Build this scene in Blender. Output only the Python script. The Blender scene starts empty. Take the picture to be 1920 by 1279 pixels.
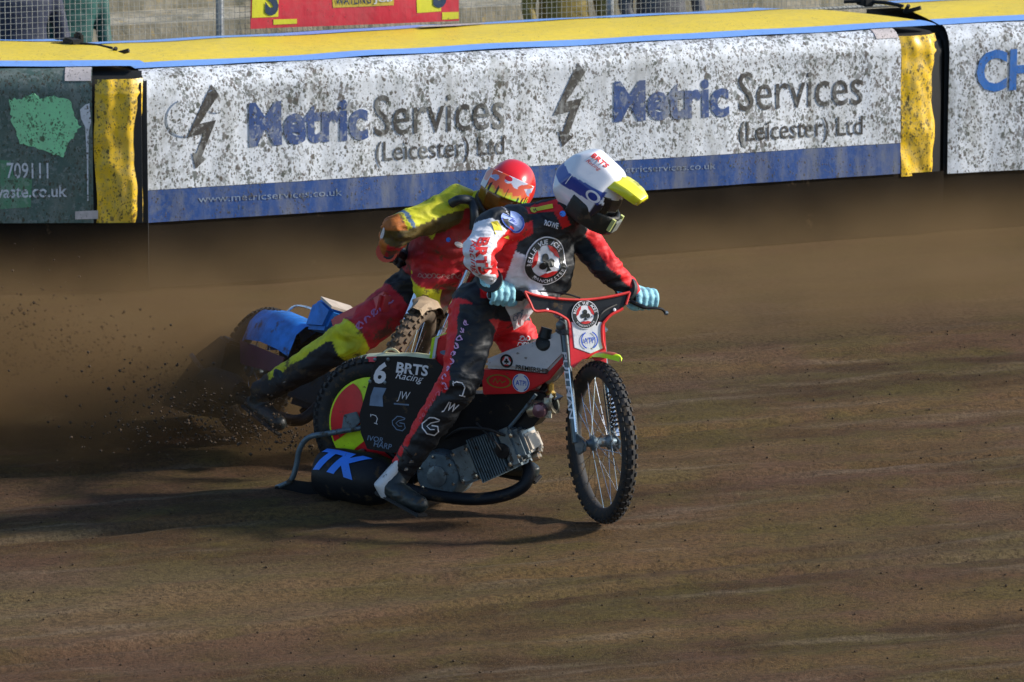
import bpy, bmesh, math, random
import numpy as np
from mathutils import Vector as V, Matrix, noise as mnoise
from mathutils.bvhtree import BVHTree

SC = bpy.context.scene
COL = SC.collection
R = math.radians
random.seed(7)
RNG = np.random.default_rng(7)

# ------------------------------------------------------------------ camera, sky, sun, exposure
CAM_H, PITCH, FPX = 5.1, R(10.1), 10320.0
cam_data = bpy.data.cameras.new('camera')
cam = bpy.data.objects.new('camera', cam_data)
COL.objects.link(cam)
cam.location = (0, 0, CAM_H)
cam.rotation_euler = (math.pi / 2 - PITCH, 0, 0)
cam_data.sensor_width = 36.0
cam_data.lens = FPX / 1920 * 36.0
cam_data.clip_start, cam_data.clip_end = 0.5, 6000
cam_data.dof.use_dof = True
cam_data.dof.focus_distance = 24.5
cam_data.dof.aperture_fstop = 11.0
SC.camera = cam

SUN_AZ, SUN_EL = R(86), R(26)            # azimuth from +Y towards +X
world = bpy.data.worlds.new('World')
SC.world = world
world.use_nodes = True
_w = world.node_tree
_sky = _w.nodes.new('ShaderNodeTexSky')
_sky.sky_type = 'NISHITA'
_sky.sun_disc = False
_sky.sun_elevation = SUN_EL
_sky.sun_rotation = SUN_AZ
_sky.dust_density = 0.8
_sky.ozone_density = 3.0
_w.links.new(_sky.outputs[0], _w.nodes['Background'].inputs[0])
_w.nodes['Background'].inputs[1].default_value = 0.15
sun_data = bpy.data.lights.new('sun', 'SUN')
sun_data.energy = 4.8
sun_data.angle = R(5)
sun_data.color = (1.0, 0.93, 0.83)
sun = bpy.data.objects.new('sun', sun_data)
COL.objects.link(sun)
_sd = V((math.sin(SUN_AZ) * math.cos(SUN_EL), math.cos(SUN_AZ) * math.cos(SUN_EL), math.sin(SUN_EL)))
sun.rotation_euler = _sd.to_track_quat('Z', 'Y').to_euler()
sun.location = (20, 10, 20)
SC.view_settings.view_transform = 'Standard'
SC.view_settings.look = 'None'
SC.view_settings.gamma = 1.0
SC.view_settings.exposure = 0.22
SC.view_settings.use_curve_mapping = False
SC.render.engine = 'CYCLES'
SC.cycles.max_bounces = 4
SC.cycles.diffuse_bounces = 2
SC.cycles.glossy_bounces = 2
SC.cycles.volume_bounces = 1
SC.cycles.volume_step_rate = 2.0
SC.cycles.volume_max_steps = 128

# ------------------------------------------------------------------ rays of the photograph
_FW = V((0, math.cos(PITCH), -math.sin(PITCH)))
_UP = V((0, math.sin(PITCH), math.cos(PITCH)))
EYE = V((0, 0, CAM_H))


def ray(px, py):
    return _FW + V(((px - 960) / FPX, 0, 0)) + _UP * ((639.5 - py) / FPX)


def U(px, py, y):
    d = ray(px, py)
    return EYE + d * (y / d.y)


def on_plane(px, py, p0, n):
    d = ray(px, py)
    return EYE + d * ((V(p0) - EYE).dot(n) / d.dot(n))


def G(px, py, z=0.0):
    return on_plane(px, py, (0, 0, z), V((0, 0, 1)))


# ------------------------------------------------------------------ object helpers
def wloc(o):
    p = V((0, 0, 0))
    while o is not None:
        p = p + V(o.location)
        o = o.parent
    return p


def tag(o, label=None, cat=None, group=None, kind=None):
    for k, v in (('label', label), ('category', cat), ('group', group), ('kind', kind)):
        if v:
            o[k] = v
    return o


def empty(name, loc=(0, 0, 0), parent=None):
    o = bpy.data.objects.new(name, None)
    COL.objects.link(o)
    o.empty_display_size = 0.1
    if parent is not None:
        o.parent = parent
        o.location = V(loc) - wloc(parent) if any(loc) else (0, 0, 0)
    else:
        o.location = loc
    return o


class MB:
    """collects shapes in world coordinates, build() links them as one mesh object"""

    def __init__(self):
        self.v, self.f, self.m = [], [], []

    def add(self, verts, faces, mi=0):
        b = len(self.v)
        self.v += [tuple(p) for p in verts]
        self.f += [tuple(i + b for i in f) for f in faces]
        self.m += [mi] * len(faces)
        return self

    def box(self, c, u, v, w, mi=0):
        c, u, v, w = V(c), V(u), V(v), V(w)
        p = [c + a * u + b * v + d * w for a in (-1, 1) for b in (-1, 1) for d in (-1, 1)]
        return self.add(p, [(0, 1, 3, 2), (4, 6, 7, 5), (0, 4, 5, 1), (2, 3, 7, 6), (0, 2, 6, 4), (1, 5, 7, 3)], mi)

    def tube(self, pts, rad, n=10, closed=False, mi=0, flat=1.0):
        pts = [V(p) for p in pts]
        if not isinstance(rad, (list, tuple)):
            rad = [rad] * len(pts)
        vs, fs = [], []
        prev = None
        N = len(pts)
        for i, p in enumerate(pts):
            if closed:
                t = pts[(i + 1) % N] - pts[i - 1]
            else:
                t = pts[min(i + 1, N - 1)] - pts[max(i - 1, 0)]
            t.normalize()
            if prev is None:
                a = V((0, 0, 1)) if abs(t.z) < 0.9 else V((1, 0, 0))
                x = a.cross(t).normalized()
            else:
                x = (prev - t * prev.dot(t)).normalized()
            prev = x
            y = t.cross(x)
            for k in range(n):
                an = 2 * math.pi * k / n
                vs.append(p + (x * math.cos(an) + y * math.sin(an) * flat) * rad[i])
        M = N if closed else N - 1
        for i in range(M):
            for k in range(n):
                a, b = i * n + k, i * n + (k + 1) % n
                c, d = ((i + 1) % N) * n + (k + 1) % n, ((i + 1) % N) * n + k
                fs.append((a, b, c, d))
        if not closed:
            fs.append(tuple(range(n))[::-1])
            fs.append(tuple((N - 1) * n + k for k in range(n)))
        return self.add(vs, fs, mi)

    def lathe(self, o, ax, prof, n=32, mi=0, ref=None, a0=0, a1=2 * math.pi):
        """prof: (radius, along axis)"""
        o, ax = V(o), V(ax).normalized()
        if ref is None:
            ref = V((0, 0, 1)) if abs(ax.z) < 0.9 else V((1, 0, 0))
        x = (ref - ax * ref.dot(ax)).normalized()
        y = ax.cross(x)
        full = a1 - a0 > 6.28
        vs, fs = [], []
        K = n if full else n + 1
        for k in range(K):
            an = a0 + (a1 - a0) * k / n
            d = x * math.cos(an) + y * math.sin(an)
            for r, h in prof:
                vs.append(o + d * r + ax * h)
        m = len(prof)
        for k in range(n):
            k2 = (k + 1) % K
            for j in range(m - 1):
                fs.append((k * m + j, k2 * m + j, k2 * m + j + 1, k * m + j + 1))
        return self.add(vs, fs, mi)

    def slab(self, poly, n, th, mi=0):
        """polygon (3D points, roughly planar) given thickness along -n"""
        n = V(n).normalized()
        poly = [V(p) for p in poly]
        k = len(poly)
        vs = poly + [p - n * th for p in poly]
        fs = [tuple(range(k)), tuple(range(2 * k - 1, k - 1, -1))]
        for i in range(k):
            j = (i + 1) % k
            fs.append((i, k + i, k + j, j))
        return self.add(vs, fs, mi)

    def build(self, name, mats, parent=None, smooth=True, bevel=0.0, angle=40, kind=None):
        if not isinstance(mats, (list, tuple)):
            mats = [mats]
        org = wloc(parent) if parent is not None else V((0, 0, 0))
        me = bpy.data.meshes.new(name)
        me.from_pydata([(p[0] - org.x, p[1] - org.y, p[2] - org.z) for p in self.v], [], self.f)
        for m in mats:
            me.materials.append(m)
        if len(mats) > 1:
            me.polygons.foreach_set('material_index', self.m)
        bm = bmesh.new()
        bm.from_mesh(me)
        bmesh.ops.recalc_face_normals(bm, faces=bm.faces)
        if bevel:
            ed = [e for e in bm.edges if len(e.link_faces) == 2 and e.calc_face_angle(0) > 0.5]
            bmesh.ops.bevel(bm, geom=ed, offset=bevel, segments=2, affect='EDGES', clamp_overlap=True)
        bm.to_mesh(me)
        bm.free()
        if smooth:
            me.shade_smooth()
            me.set_sharp_from_angle(angle=R(angle))
        o = bpy.data.objects.new(name, me)
        COL.objects.link(o)
        if parent is not None:
            o.parent = parent
        if kind:
            o['kind'] = kind
        return o


def grid(fn, us, vs):
    P = [fn(u, v) for v in vs for u in us]
    nu = len(us)
    F = [(j * nu + i, j * nu + i + 1, (j + 1) * nu + i + 1, (j + 1) * nu + i)
         for j in range(len(vs) - 1) for i in range(nu - 1)]
    return P, F


def lin(a, b, n):
    return [a + (b - a) * i / (n - 1) for i in range(n)]


def smooth_path(pts, n=6):
    """Catmull-Rom through points"""
    pts = [V(p) for p in pts]
    q = [pts[0] * 2 - pts[1]] + pts + [pts[-1] * 2 - pts[-2]]
    out = []
    for i in range(1, len(q) - 2):
        for k in range(n):
            t = k / n
            a, b, c, d = q[i - 1], q[i], q[i + 1], q[i + 2]
            out.append(0.5 * ((2 * b) + (c - a) * t + (2 * a - 5 * b + 4 * c - d) * t * t + (3 * b - a - 3 * c + d) * t ** 3))
    out.append(pts[-1])
    return out


# ------------------------------------------------------------------ flat print: lettering and polygons mapped on surfaces
_tc = {}


def text2d(s, bold=0.0, shear=0.0):
    key = (s, bold, shear)
    if key in _tc:
        return _tc[key]
    c = bpy.data.curves.new('t', 'FONT')
    c.body = s
    c.size = 1.0
    c.offset = bold
    c.shear = shear
    c.resolution_u = 3
    o = bpy.data.objects.new('t', c)
    COL.objects.link(o)
    bpy.context.view_layer.update()
    me = bpy.data.meshes.new_from_object(o.evaluated_get(bpy.context.evaluated_depsgraph_get()))
    v = np.array([(p.co.x, p.co.y) for p in me.vertices])
    f = [tuple(p.vertices) for p in me.polygons]
    bpy.data.objects.remove(o)
    bpy.data.curves.remove(c)
    bpy.data.meshes.remove(me)
    _tc[key] = (v, f)
    return v, f


def fit(vf, w, h=None, center=True):
    """scale 2D print to width w and height h, centred on the origin"""
    v, f = vf
    lo, hi = v.min(0), v.max(0)
    s = hi - lo
    sx = w / s[0] if w else h / s[1]
    sy = h / s[1] if h else sx
    v = (v - (lo + hi) / 2) * np.array([sx, sy])
    if not center:
        v = v + np.array([0, (h or s[1] * sy) / 2])
    return v, f


def merge2d(parts):
    vs, fs, b = [], [], 0
    for v, f in parts:
        v = np.asarray(v, float)
        vs.append(v)
        fs += [tuple(i + b for i in q) for q in f]
        b += len(v)
    return np.concatenate(vs), fs


def poly2d(pts):
    return np.array(pts, float), [tuple(range(len(pts)))]


def disc2d(r, n=40, cx=0, cy=0, ry=None):
    return poly2d([(cx + r * math.cos(2 * math.pi * i / n), cy + (ry or r) * math.sin(2 * math.pi * i / n)) for i in range(n)])


def ring2d(r0, r1, n=48, a0=0.0, a1=2 * math.pi, sy=1.0):
    v, f = [], []
    for i in range(n + 1):
        a = a0 + (a1 - a0) * i / n
        v += [(r0 * math.cos(a), sy * r0 * math.sin(a)), (r1 * math.cos(a), sy * r1 * math.sin(a))]
    for i in range(n):
        f.append((2 * i, 2 * i + 1, 2 * i + 3, 2 * i + 2))
    return np.array(v), f


def stroke2d(pts, w):
    v, f = [], []
    pts = [np.array(p, float) for p in pts]
    for i, p in enumerate(pts):
        t = pts[min(i + 1, len(pts) - 1)] - pts[max(i - 1, 0)]
        t = t / (np.linalg.norm(t) + 1e-9)
        nn = np.array([-t[1], t[0]])
        v += [p + nn * w / 2, p - nn * w / 2]
    for i in range(len(pts) - 1):
        f.append((2 * i, 2 * i + 1, 2 * i + 3, 2 * i + 2))
    return np.array(v), f


def arc_text(s, r, h, a_mid, span, bold=0.0, flip=False):
    """letters set round a circle, angles in radians"""
    parts = []
    n = len(s)
    for i, ch in enumerate(s):
        if ch == ' ':
            continue
        v, f = text2d(ch, bold)
        lo, hi = v.min(0), v.max(0)
        k = h / 0.73
        v = (v - np.array([(lo[0] + hi[0]) / 2, 0.365])) * k
        t = (i + 0.5) / n - 0.5
        a = a_mid - span * t if not flip else a_mid + span * t
        ro = a - math.pi / 2 if not flip else a + math.pi / 2
        c, s_ = math.cos(ro), math.sin(ro)
        v = v @ np.array([[c, s_], [-s_, c]]) + np.array([r * math.cos(a), r * math.sin(a)])
        parts.append((v, f))
    return merge2d(parts)


def place2d(vf, dx=0, dy=0, rot=0, s=1.0):
    v, f = vf
    c, q = math.cos(rot), math.sin(rot)
    return v @ np.array([[c, q], [-q, c]]) * s + np.array([dx, dy]), f


def cut2d(vf, step):
    v, f = vf
    bm = bmesh.new()
    bv = [bm.verts.new((p[0], p[1], 0)) for p in v]
    for q in f:
        try:
            bm.faces.new([bv[i] for i in q])
        except ValueError:
            pass
    lo, hi = v.min(0), v.max(0)
    for ax in (0, 1):
        x = lo[ax] + step
        while x < hi[ax]:
            nn = (1, 0, 0) if ax == 0 else (0, 1, 0)
            bmesh.ops.bisect_plane(bm, geom=bm.verts[:] + bm.edges[:] + bm.faces[:],
                                   plane_co=(x, x, 0), plane_no=nn)
            x += step
    bm.verts.index_update()
    v2 = np.array([(p.co.x, p.co.y) for p in bm.verts])
    f2 = [tuple(p.index for p in q.verts) for q in bm.faces]
    bm.free()
    return v2, f2


def frame(o, u, v=None, n=None):
    """maps 2D print to a plane at o with unit axes u, v"""
    o, u, v = V(o), V(u).normalized(), V(v).normalized()
    return lambda a, b: o + u * a + v * b


def draped(bvh, o, u, v, off=0.003, reach=0.5):
    """maps 2D print along the plane normal onto the surface of a tree"""
    o, u, v = V(o), V(u).normalized(), V(v).normalized()
    v = (v - u * v.dot(u)).normalized()
    n = u.cross(v).normalized()

    def fn(a, b):
        p = o + u * a + v * b
        h = bvh.ray_cast(p + n * reach, -n, reach * 2)
        if h[0] is None:
            h = bvh.find_nearest(p)
        return h[0] + n * off
    return fn


def print2d(name, vf, fn, mat, parent, cut=None):
    if cut:
        vf = cut2d(vf, cut)
    v, f = vf
    return MB().add([fn(a, b) for a, b in v], f).build(name, mat, parent, smooth=False)


# ------------------------------------------------------------------ materials
class Mat:
    def __init__(self, name):
        self.m = bpy.data.materials.new(name)
        self.m.use_nodes = True
        self.t = self.m.node_tree
        self.b = self.t.nodes['Principled BSDF']
        self.out = self.t.nodes['Material Output']
        self._tc = None

    def n(self, typ, **kw):
        nd = self.t.nodes.new('ShaderNode' + typ)
        for k, v in kw.items():
            setattr(nd, k, v)
        return nd

    def put(self, sock, val):
        if hasattr(val, 'is_linked') or isinstance(val, bpy.types.NodeSocket):
            self.t.links.new(val, sock)
        elif isinstance(val, (tuple, list)) and len(val) == 3 and sock.type == 'RGBA':
            sock.default_value = (*val, 1)
        else:
            sock.default_value = val

    def co(self):
        if self._tc is None:
            self._tc = self.n('TexCoord').outputs['Object']
        return self._tc

    def map(self, scale=(1, 1, 1), rot=(0, 0, 0), vec=None):
        nd = self.n('Mapping')
        self.put(nd.inputs[0], vec or self.co())
        nd.inputs['Scale'].default_value = scale
        nd.inputs['Rotation'].default_value = rot
        return nd.outputs[0]

    def noise(self, scale, detail=3, rough=0.55, vec=None, dist=0.0):
        nd = self.n('TexNoise')
        self.put(nd.inputs['Vector'], vec or self.co())
        nd.inputs['Scale'].default_value = scale
        nd.inputs['Detail'].default_value = detail
        nd.inputs['Roughness'].default_value = rough
        nd.inputs['Distortion'].default_value = dist
        return nd.outputs['Fac']

    def vor(self, scale, vec=None, out='Distance', rnd=1.0):
        nd = self.n('TexVoronoi')
        self.put(nd.inputs['Vector'], vec or self.co())
        nd.inputs['Scale'].default_value = scale
        nd.inputs['Randomness'].default_value = rnd
        return nd.outputs[out]

    def math(self, op, a, b=0.5, clamp=False):
        nd = self.n('Math', operation=op)
        nd.use_clamp = clamp
        self.put(nd.inputs[0], a)
        self.put(nd.inputs[1], b)
        return nd.outputs[0]

    def ramp(self, fac, a, b, lo=0.0, hi=1.0):
        nd = self.n('MapRange')
        nd.clamp = True
        nd.interpolation_type = 'SMOOTHSTEP'
        self.put(nd.inputs[0], fac)
        nd.inputs[1].default_value = a
        nd.inputs[2].default_value = b
        nd.inputs[3].default_value = lo
        nd.inputs[4].default_value = hi
        return nd.outputs[0]

    def mix(self, fac, a, b):
        nd = self.n('Mix', data_type='RGBA')
        self.put(nd.inputs[0], fac)
        self.put(nd.inputs[6], a)
        self.put(nd.inputs[7], b)
        return nd.outputs[2]

    def mul(self, a, b):
        nd = self.n('Mix', data_type='RGBA', blend_type='MULTIPLY')
        nd.inputs[0].default_value = 1
        self.put(nd.inputs[6], a)
        self.put(nd.inputs[7], b)
        return nd.outputs[2]

    def bump(self, h, strength=0.3, dist=0.01):
        nd = self.n('Bump')
        nd.inputs['Strength'].default_value = strength
        nd.inputs['Distance'].default_value = dist
        self.put(nd.inputs['Height'], h)
        self.put(self.b.inputs['Normal'], nd.outputs[0])

    def set(self, **kw):
        for k, v in kw.items():
            self.put(self.b.inputs[k.replace('_', ' ')], v)
        return self


MUD = (0.075, 0.05, 0.027)


def mk(name, col, rough=0.55, metal=0.0, var=0.2, scale=14, bump=0.15, bscale=70, mud=0.0, mudscale=16, coat=0.0, attr=None, spec=0.5):
    M = Mat(name)
    c = col
    if attr:
        a = M.n('Attribute')
        a.attribute_name = attr
        c = a.outputs['Color']
    nz = M.noise(scale, 4)
    k = M.ramp(nz, 0.25, 0.75, 1 - var, 1 + var * 0.4)
    cc = M.n('CombineColor')
    for i in range(3):
        M.put(cc.inputs[i], k)
    c = M.mul(c, cc.outputs[0])
    rg = rough
    if mud:
        f = M.noise(mudscale, 5, 0.7)
        f = M.ramp(f, 0.66 - mud * 0.3, 0.72 - mud * 0.22)
        f = M.math('MULTIPLY', f, 0.85)
        c = M.mix(f, c, MUD)
        nd = M.n('MapRange')
        M.put(nd.inputs[0], f)
        nd.inputs[3].default_value = rough
        nd.inputs[4].default_value = 0.9
        rg = nd.outputs[0]
    M.set(Base_Color=c, Roughness=rg, Metallic=metal, Coat_Weight=coat)
    M.put(M.b.inputs['Specular IOR Level'], spec)
    if bump:
        M.bump(M.noise(bscale, 3), bump, 0.004)
    return M.m


def fence_cloth(name, col, flecks=1.0, fade=0.0, rough=0.5, streak=0.3, seed=0.0):
    """printed PVC sheet with thrown mud: flecks, rain streaks, grime"""
    M = Mat(name)
    co = M.n('Mapping')
    M.put(co.inputs[0], M.co())
    co.inputs['Location'].default_value = (seed, 0, 0)
    co = co.outputs[0]
    c = col
    if fade:
        f = M.ramp(M.noise(7, 5, 0.75, vec=M.map((1, 1, 0.45), vec=co)), 0.50, 0.66)
        f2 = M.ramp(M.noise(38, 3, 0.6, vec=co), 0.54, 0.64)
        f = M.math('MULTIPLY', M.math('MAXIMUM', f, f2), fade)
        c = M.mix(f, c, (0.45, 0.47, 0.46))
    # grey film in vertical streaks, mottled grime
    big = M.ramp(M.noise(2.2, 3, 0.6, vec=M.map((1, 1, 0.7), vec=co)), 0.34, 0.66, 0.25, 1.0)
    s = M.ramp(M.noise(9, 4, 0.6, vec=M.map((1, 1, 0.25), vec=co)), 0.40, 0.72, 0, streak)
    c = M.mix(s, c, (0.25, 0.245, 0.21))
    s = M.math('MULTIPLY', M.ramp(M.noise(26, 5, 0.7, vec=co), 0.45, 0.62, 0, 0.5 * min(1, flecks)), big)
    c = M.mix(s, c, (0.21, 0.22, 0.17))
    # flecks thrown up from the left, in clumps
    wp = M.n('VectorMath', operation='ADD')
    nv = M.n('TexNoise')
    M.put(nv.inputs['Vector'], co)
    nv.inputs['Scale'].default_value = 70
    sc = M.n('VectorMath', operation='SCALE')
    M.t.links.new(nv.outputs['Color'], sc.inputs[0])
    sc.inputs['Scale'].default_value = 0.022
    M.put(wp.inputs[0], co)
    M.t.links.new(sc.outputs[0], wp.inputs[1])
    vec = M.map((1, 1, 0.62), (0, R(-32), 0), vec=wp.outputs[0])
    tot = None
    dens = M.ramp(M.noise(4.5, 4, 0.7, vec=co), 0.34, 0.66, 0.6, 1.5)
    for sca, thr, pwr in ((26, 0.30, 2.8), (50, 0.42, 1.6), (95, 0.50, 1.2)):
        nd = M.n('TexVoronoi')
        M.put(nd.inputs['Vector'], vec)
        nd.inputs['Scale'].default_value = sca
        sep = M.n('SeparateColor')
        M.t.links.new(nd.outputs['Color'], sep.inputs[0])
        pw = M.math('POWER', sep.outputs[0], pwr)
        lim = M.math('MULTIPLY', M.math('MULTIPLY', pw, thr * 1.3 * flecks), dens)
        d = M.ramp(M.math('SUBTRACT', lim, nd.outputs['Distance']), -0.03, 0.06)
        d = M.math('MULTIPLY', d, M.ramp(sep.outputs[1], 0.0, 1.0, 0.6, 1.0))
        tot = d if tot is None else M.math('MAXIMUM', tot, d)
    mudc = M.mix(M.ramp(M.noise(25, 2, vec=co), 0.4, 0.6), (0.062, 0.038, 0.016), (0.038, 0.046, 0.020))
    c = M.mix(M.math('MULTIPLY', tot, 0.88), c, mudc)
    M.set(Base_Color=c, Roughness=rough)
    M.bump(M.math('ADD', M.noise(12, 4, vec=M.map((1, 1, 0.4), vec=co)), M.math('MULTIPLY', tot, 0.25)), 0.35, 0.012)
    return M.m
# ------------------------------------------------------------------ the setting: track, terrace, catch fence, air fence
def track_material():
    M = Mat('shale')
    co = M.map((1, 1, 1), (0, 0, R(-21)))
    streak = M.noise(1.0, 4, 0.55, vec=M.map((0.20, 1.3, 1), vec=co), dist=0.3)
    streak2 = M.noise(1.0, 5, 0.6, vec=M.map((0.7, 5.5, 1), vec=co), dist=0.4)
    patch = M.noise(0.9, 5, 0.65, vec=co)
    patch2 = M.noise(2.3, 4, 0.6, vec=M.map((0.6, 1.2, 1), vec=co))
    fine = M.noise(42, 6, 0.78, vec=co)
    grit = M.noise(130, 4, 0.75, vec=co)
    c = M.mix(M.ramp(streak, 0.38, 0.63), (0.068, 0.037, 0.015), (0.165, 0.098, 0.040))
    c = M.mix(M.ramp(patch2, 0.42, 0.62, 0, 0.7), c, (0.110, 0.086, 0.024))
    c = M.mix(M.ramp(patch, 0.46, 0.64, 0, 0.7), c, (0.140, 0.072, 0.044))
    c = M.mix(M.ramp(streak2, 0.52, 0.74, 0, 0.55), c, (0.215, 0.163, 0.108))
    c = M.mix(M.ramp(M.noise(0.33, 3, 0.5, vec=M.map((0.6, 1.6, 1), vec=co)), 0.48, 0.68, 0, 0.35), c, (0.23, 0.165, 0.10))
    c = M.mix(M.ramp(fine, 0.36, 0.60, 0.7, 0), c, (0.036, 0.024, 0.014))
    c = M.mix(M.ramp(grit, 0.55, 0.72, 0, 0.55), c, (0.29, 0.215, 0.135))
    M.set(Base_Color=c, Roughness=0.95)
    M.put(M.b.inputs['Specular IOR Level'], 0.12)
    h = M.math('ADD', M.math('MULTIPLY', fine, 0.7), M.math('MULTIPLY', grit, 0.3))
    M.bump(h, 0.7, 0.035)
    return M.m


def rut(x, y):
    a = R(21)
    u, v = x * math.cos(a) + y * math.sin(a), -x * math.sin(a) + y * math.cos(a)
    z = 0.030 * mnoise.noise((u * 0.25, v * 1.6, 3.1)) + 0.014 * mnoise.noise((u * 0.8, v * 5.0, 9.2))
    z += 0.010 * mnoise.noise((u * 4, v * 9, 1.7)) + 0.004 * mnoise.noise((x * 16, y * 16, 5.5))
    for v0, dp, fr in ((17.6, 0.020, 0.7), (19.3, 0.016, 0.5), (20.9, 0.022, 0.6), (21.6, 0.015, 0.9), (22.9, 0.020, 0.4), (24.4, 0.018, 0.6), (16.4, 0.018, 0.5)):
        q = v - v0 - 0.22 * math.sin(u * fr + v0)
        if abs(q) < 0.3:
            z += dp * (0.55 * math.exp(-((abs(q) - 0.10) / 0.05) ** 2) - math.exp(-(q / 0.06) ** 2))
    return z - 0.02


def make_track():
    def axis(lo, hi, step, far):
        a = list(np.arange(lo, hi + 1e-6, step))
        d, p, q = step, lo, hi
        pre, post = [], []
        while q < far:
            d *= 1.5
            p -= d
            q += d
            pre.append(p)
            post.append(q)
        return pre[::-1] + a + post
    xs, ys = axis(-3.4, 3.8, 0.035, 2500), axis(19.5, 29.5, 0.04, 2500)
    P = []
    for y in ys:
        for x in xs:
            e = max(0, min(1, (6 - abs(x)) / 2.2)) * max(0, min(1, (y - 16) / 3)) * max(0, min(1, (33 - y) / 3))
            P.append((x, y, rut(x, y) * e - 0.004 * (1 - e)))
    n = len(xs)
    F = [(j * n + i, j * n + i + 1, (j + 1) * n + i + 1, (j + 1) * n + i) for j in range(len(ys) - 1) for i in range(n - 1)]
    o = MB().add(P, F).build('ground', track_material(), smooth=True, angle=180)
    tag(o, 'brown shale race track with streaked wheel ruts', kind='structure')
    return o


make_track()


def make_clods():
    """loose shale crumbs lying on the track and thrown up behind the rear wheels"""
    m = mk('shale_crumb', (0.07, 0.043, 0.022), 0.95, var=0.5, scale=8, bump=0.4)
    ico = [(0, 0, 1), (0.9, 0, 0.3), (0.28, 0.85, 0.3), (-0.72, 0.5, 0.3), (-0.7, -0.55, 0.3), (0.3, -0.85, 0.3), (0, 0, -0.7)]
    icf = [(0, i, i % 5 + 1) for i in range(1, 6)] + [(6, i % 5 + 1, i) for i in range(1, 6)]
    b = MB()
    for _ in range(4500):
        x, y = random.uniform(-3.3, 3.6), random.uniform(20.2, 29)
        s = 0.0018 + 0.007 * random.random() ** 7
        a = random.uniform(0, 6.3)
        z = rut(x, y) + s * 0.3
        b.add([(x + s * (p[0] * math.cos(a) - p[1] * math.sin(a)), y + s * (p[0] * math.sin(a) + p[1] * math.cos(a)), z + s * p[2]) for p in ico], icf)
    o = b.build('loose_shale', m, smooth=False)
    tag(o, 'loose crumbs of brown shale scattered over the track', 'shale', kind='stuff')
    return ico, icf, m


ICO, ICF, CRUMB = make_clods()

# --- materials of the fence
M_WHITE = fence_cloth('banner_white', (0.78, 0.82, 0.87), 1.0, 0, 0.45, 0.45)
M_BAND = fence_cloth('banner_blue', (0.010, 0.060, 0.24), 0.5, 0.06, 0.5, 0.5)
M_NAVY = fence_cloth('print_navy', (0.03, 0.075, 0.24), 0.5, 0.55, 0.5, 0.25)
M_DARK = fence_cloth('print_charcoal', (0.045, 0.04, 0.038), 0.5, 0.5, 0.5, 0.2)
M_FAINT = fence_cloth('print_faded_white', (0.20, 0.28, 0.42), 0.9, 0.3, 0.5, 0.6)
M_YTOP = fence_cloth('pvc_yellow', (0.93, 0.68, 0.03), 0.36, 0, 0.4, 0.08)
M_YSTRAP = fence_cloth('strap_yellow', (0.90, 0.56, 0.015), 0.75, 0, 0.38, 0.25, 3.0)
M_TRIM = fence_cloth('trim_blue', (0.20, 0.42, 0.92), 0.3, 0, 0.45, 0.05)
M_SKIRT = mk('skirt_dark', (0.016, 0.012, 0.008), 0.9, var=0.4, scale=3, mud=0.08, mudscale=5, spec=0.1)
M_GREEN = fence_cloth('banner_dark_green', (0.07, 0.125, 0.105), 0.7, 0.25, 0.45, 0.35)
M_LGREEN = fence_cloth('print_light_green', (0.30, 0.80, 0.40), 0.75, 0.05, 0.5, 0.15)
M_PRINTW = fence_cloth('print_white', (0.70, 0.72, 0.75), 0.7, 0.0, 0.5, 0.2)
M_CBLUE = fence_cloth('print_bright_blue', (0.02, 0.17, 0.58), 0.4, 0.08, 0.5, 0.1)
M_PATCH = fence_cloth('tape_grey', (0.62, 0.55, 0.53), 0.5, 0, 0.5, 0.25, 5.0)
M_FOAM = mk('foam_black', (0.012, 0.013, 0.013), 0.75)


class Panel:
    """one air fence section: s along, w backwards, z up"""
    H = 1.22
    RAD = 0.13
    DEPTH = 1.30

    def __init__(self, pa, pb, s0, s1, seed):
        self.o = V((pa.x, pa.y, 0))
        d = V((pb.x - pa.x, pb.y - pa.y, 0))
        self.L = d.length
        self.d = d.normalized()
        self.n = V((self.d.y, -self.d.x, 0))
        if self.n.y > 0:
            self.n = -self.n
        self.s0, self.s1, self.seed = s0, s1, seed

    def w(self, s, w, z):
        return self.o + self.d * s - self.n * w + V((0, 0, z))

    def sz(self, px, py):
        p = on_plane(px, py, self.o, self.n)
        return (p - self.o).dot(self.d), p.z

    def wave(self, s, h):
        q = (s * 1.3 + self.seed, h * 1.5, 2.0)
        a = 0.016 * mnoise.noise(q) + 0.006 * mnoise.noise((s * 6 + self.seed, h * 2.2, 7))
        return a

    def face(self, s, h, off=0.0):
        """sheet over the front, h = height measured along the sheet, rounding over the top edge"""
        zt = self.H - self.RAD
        k = self.wave(s, h)
        if h <= zt:
            return self.w(s, -off - k * min(1, h / 0.3), h)
        a = min((h - zt) / self.RAD, math.pi / 2)
        r = self.RAD + off + k * 0.5
        return self.w(s, self.RAD - r * math.cos(a), zt + r * math.sin(a))

    def sheet(self, name, sa, sb, ha, hb, off, mat, parent, ds=0.05, dh=0.03):
        us = lin(sa, sb, max(2, int((sb - sa) / ds) + 1))
        vs = lin(ha, hb, max(2, int((hb - ha) / dh) + 1))
        P, F = grid(lambda u, v: self.face(u, v, off), us, vs)
        return MB().add(P, F).build(name, mat, parent, angle=180)


HTOP = Panel.H - Panel.RAD + Panel.RAD * math.pi / 2


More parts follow.
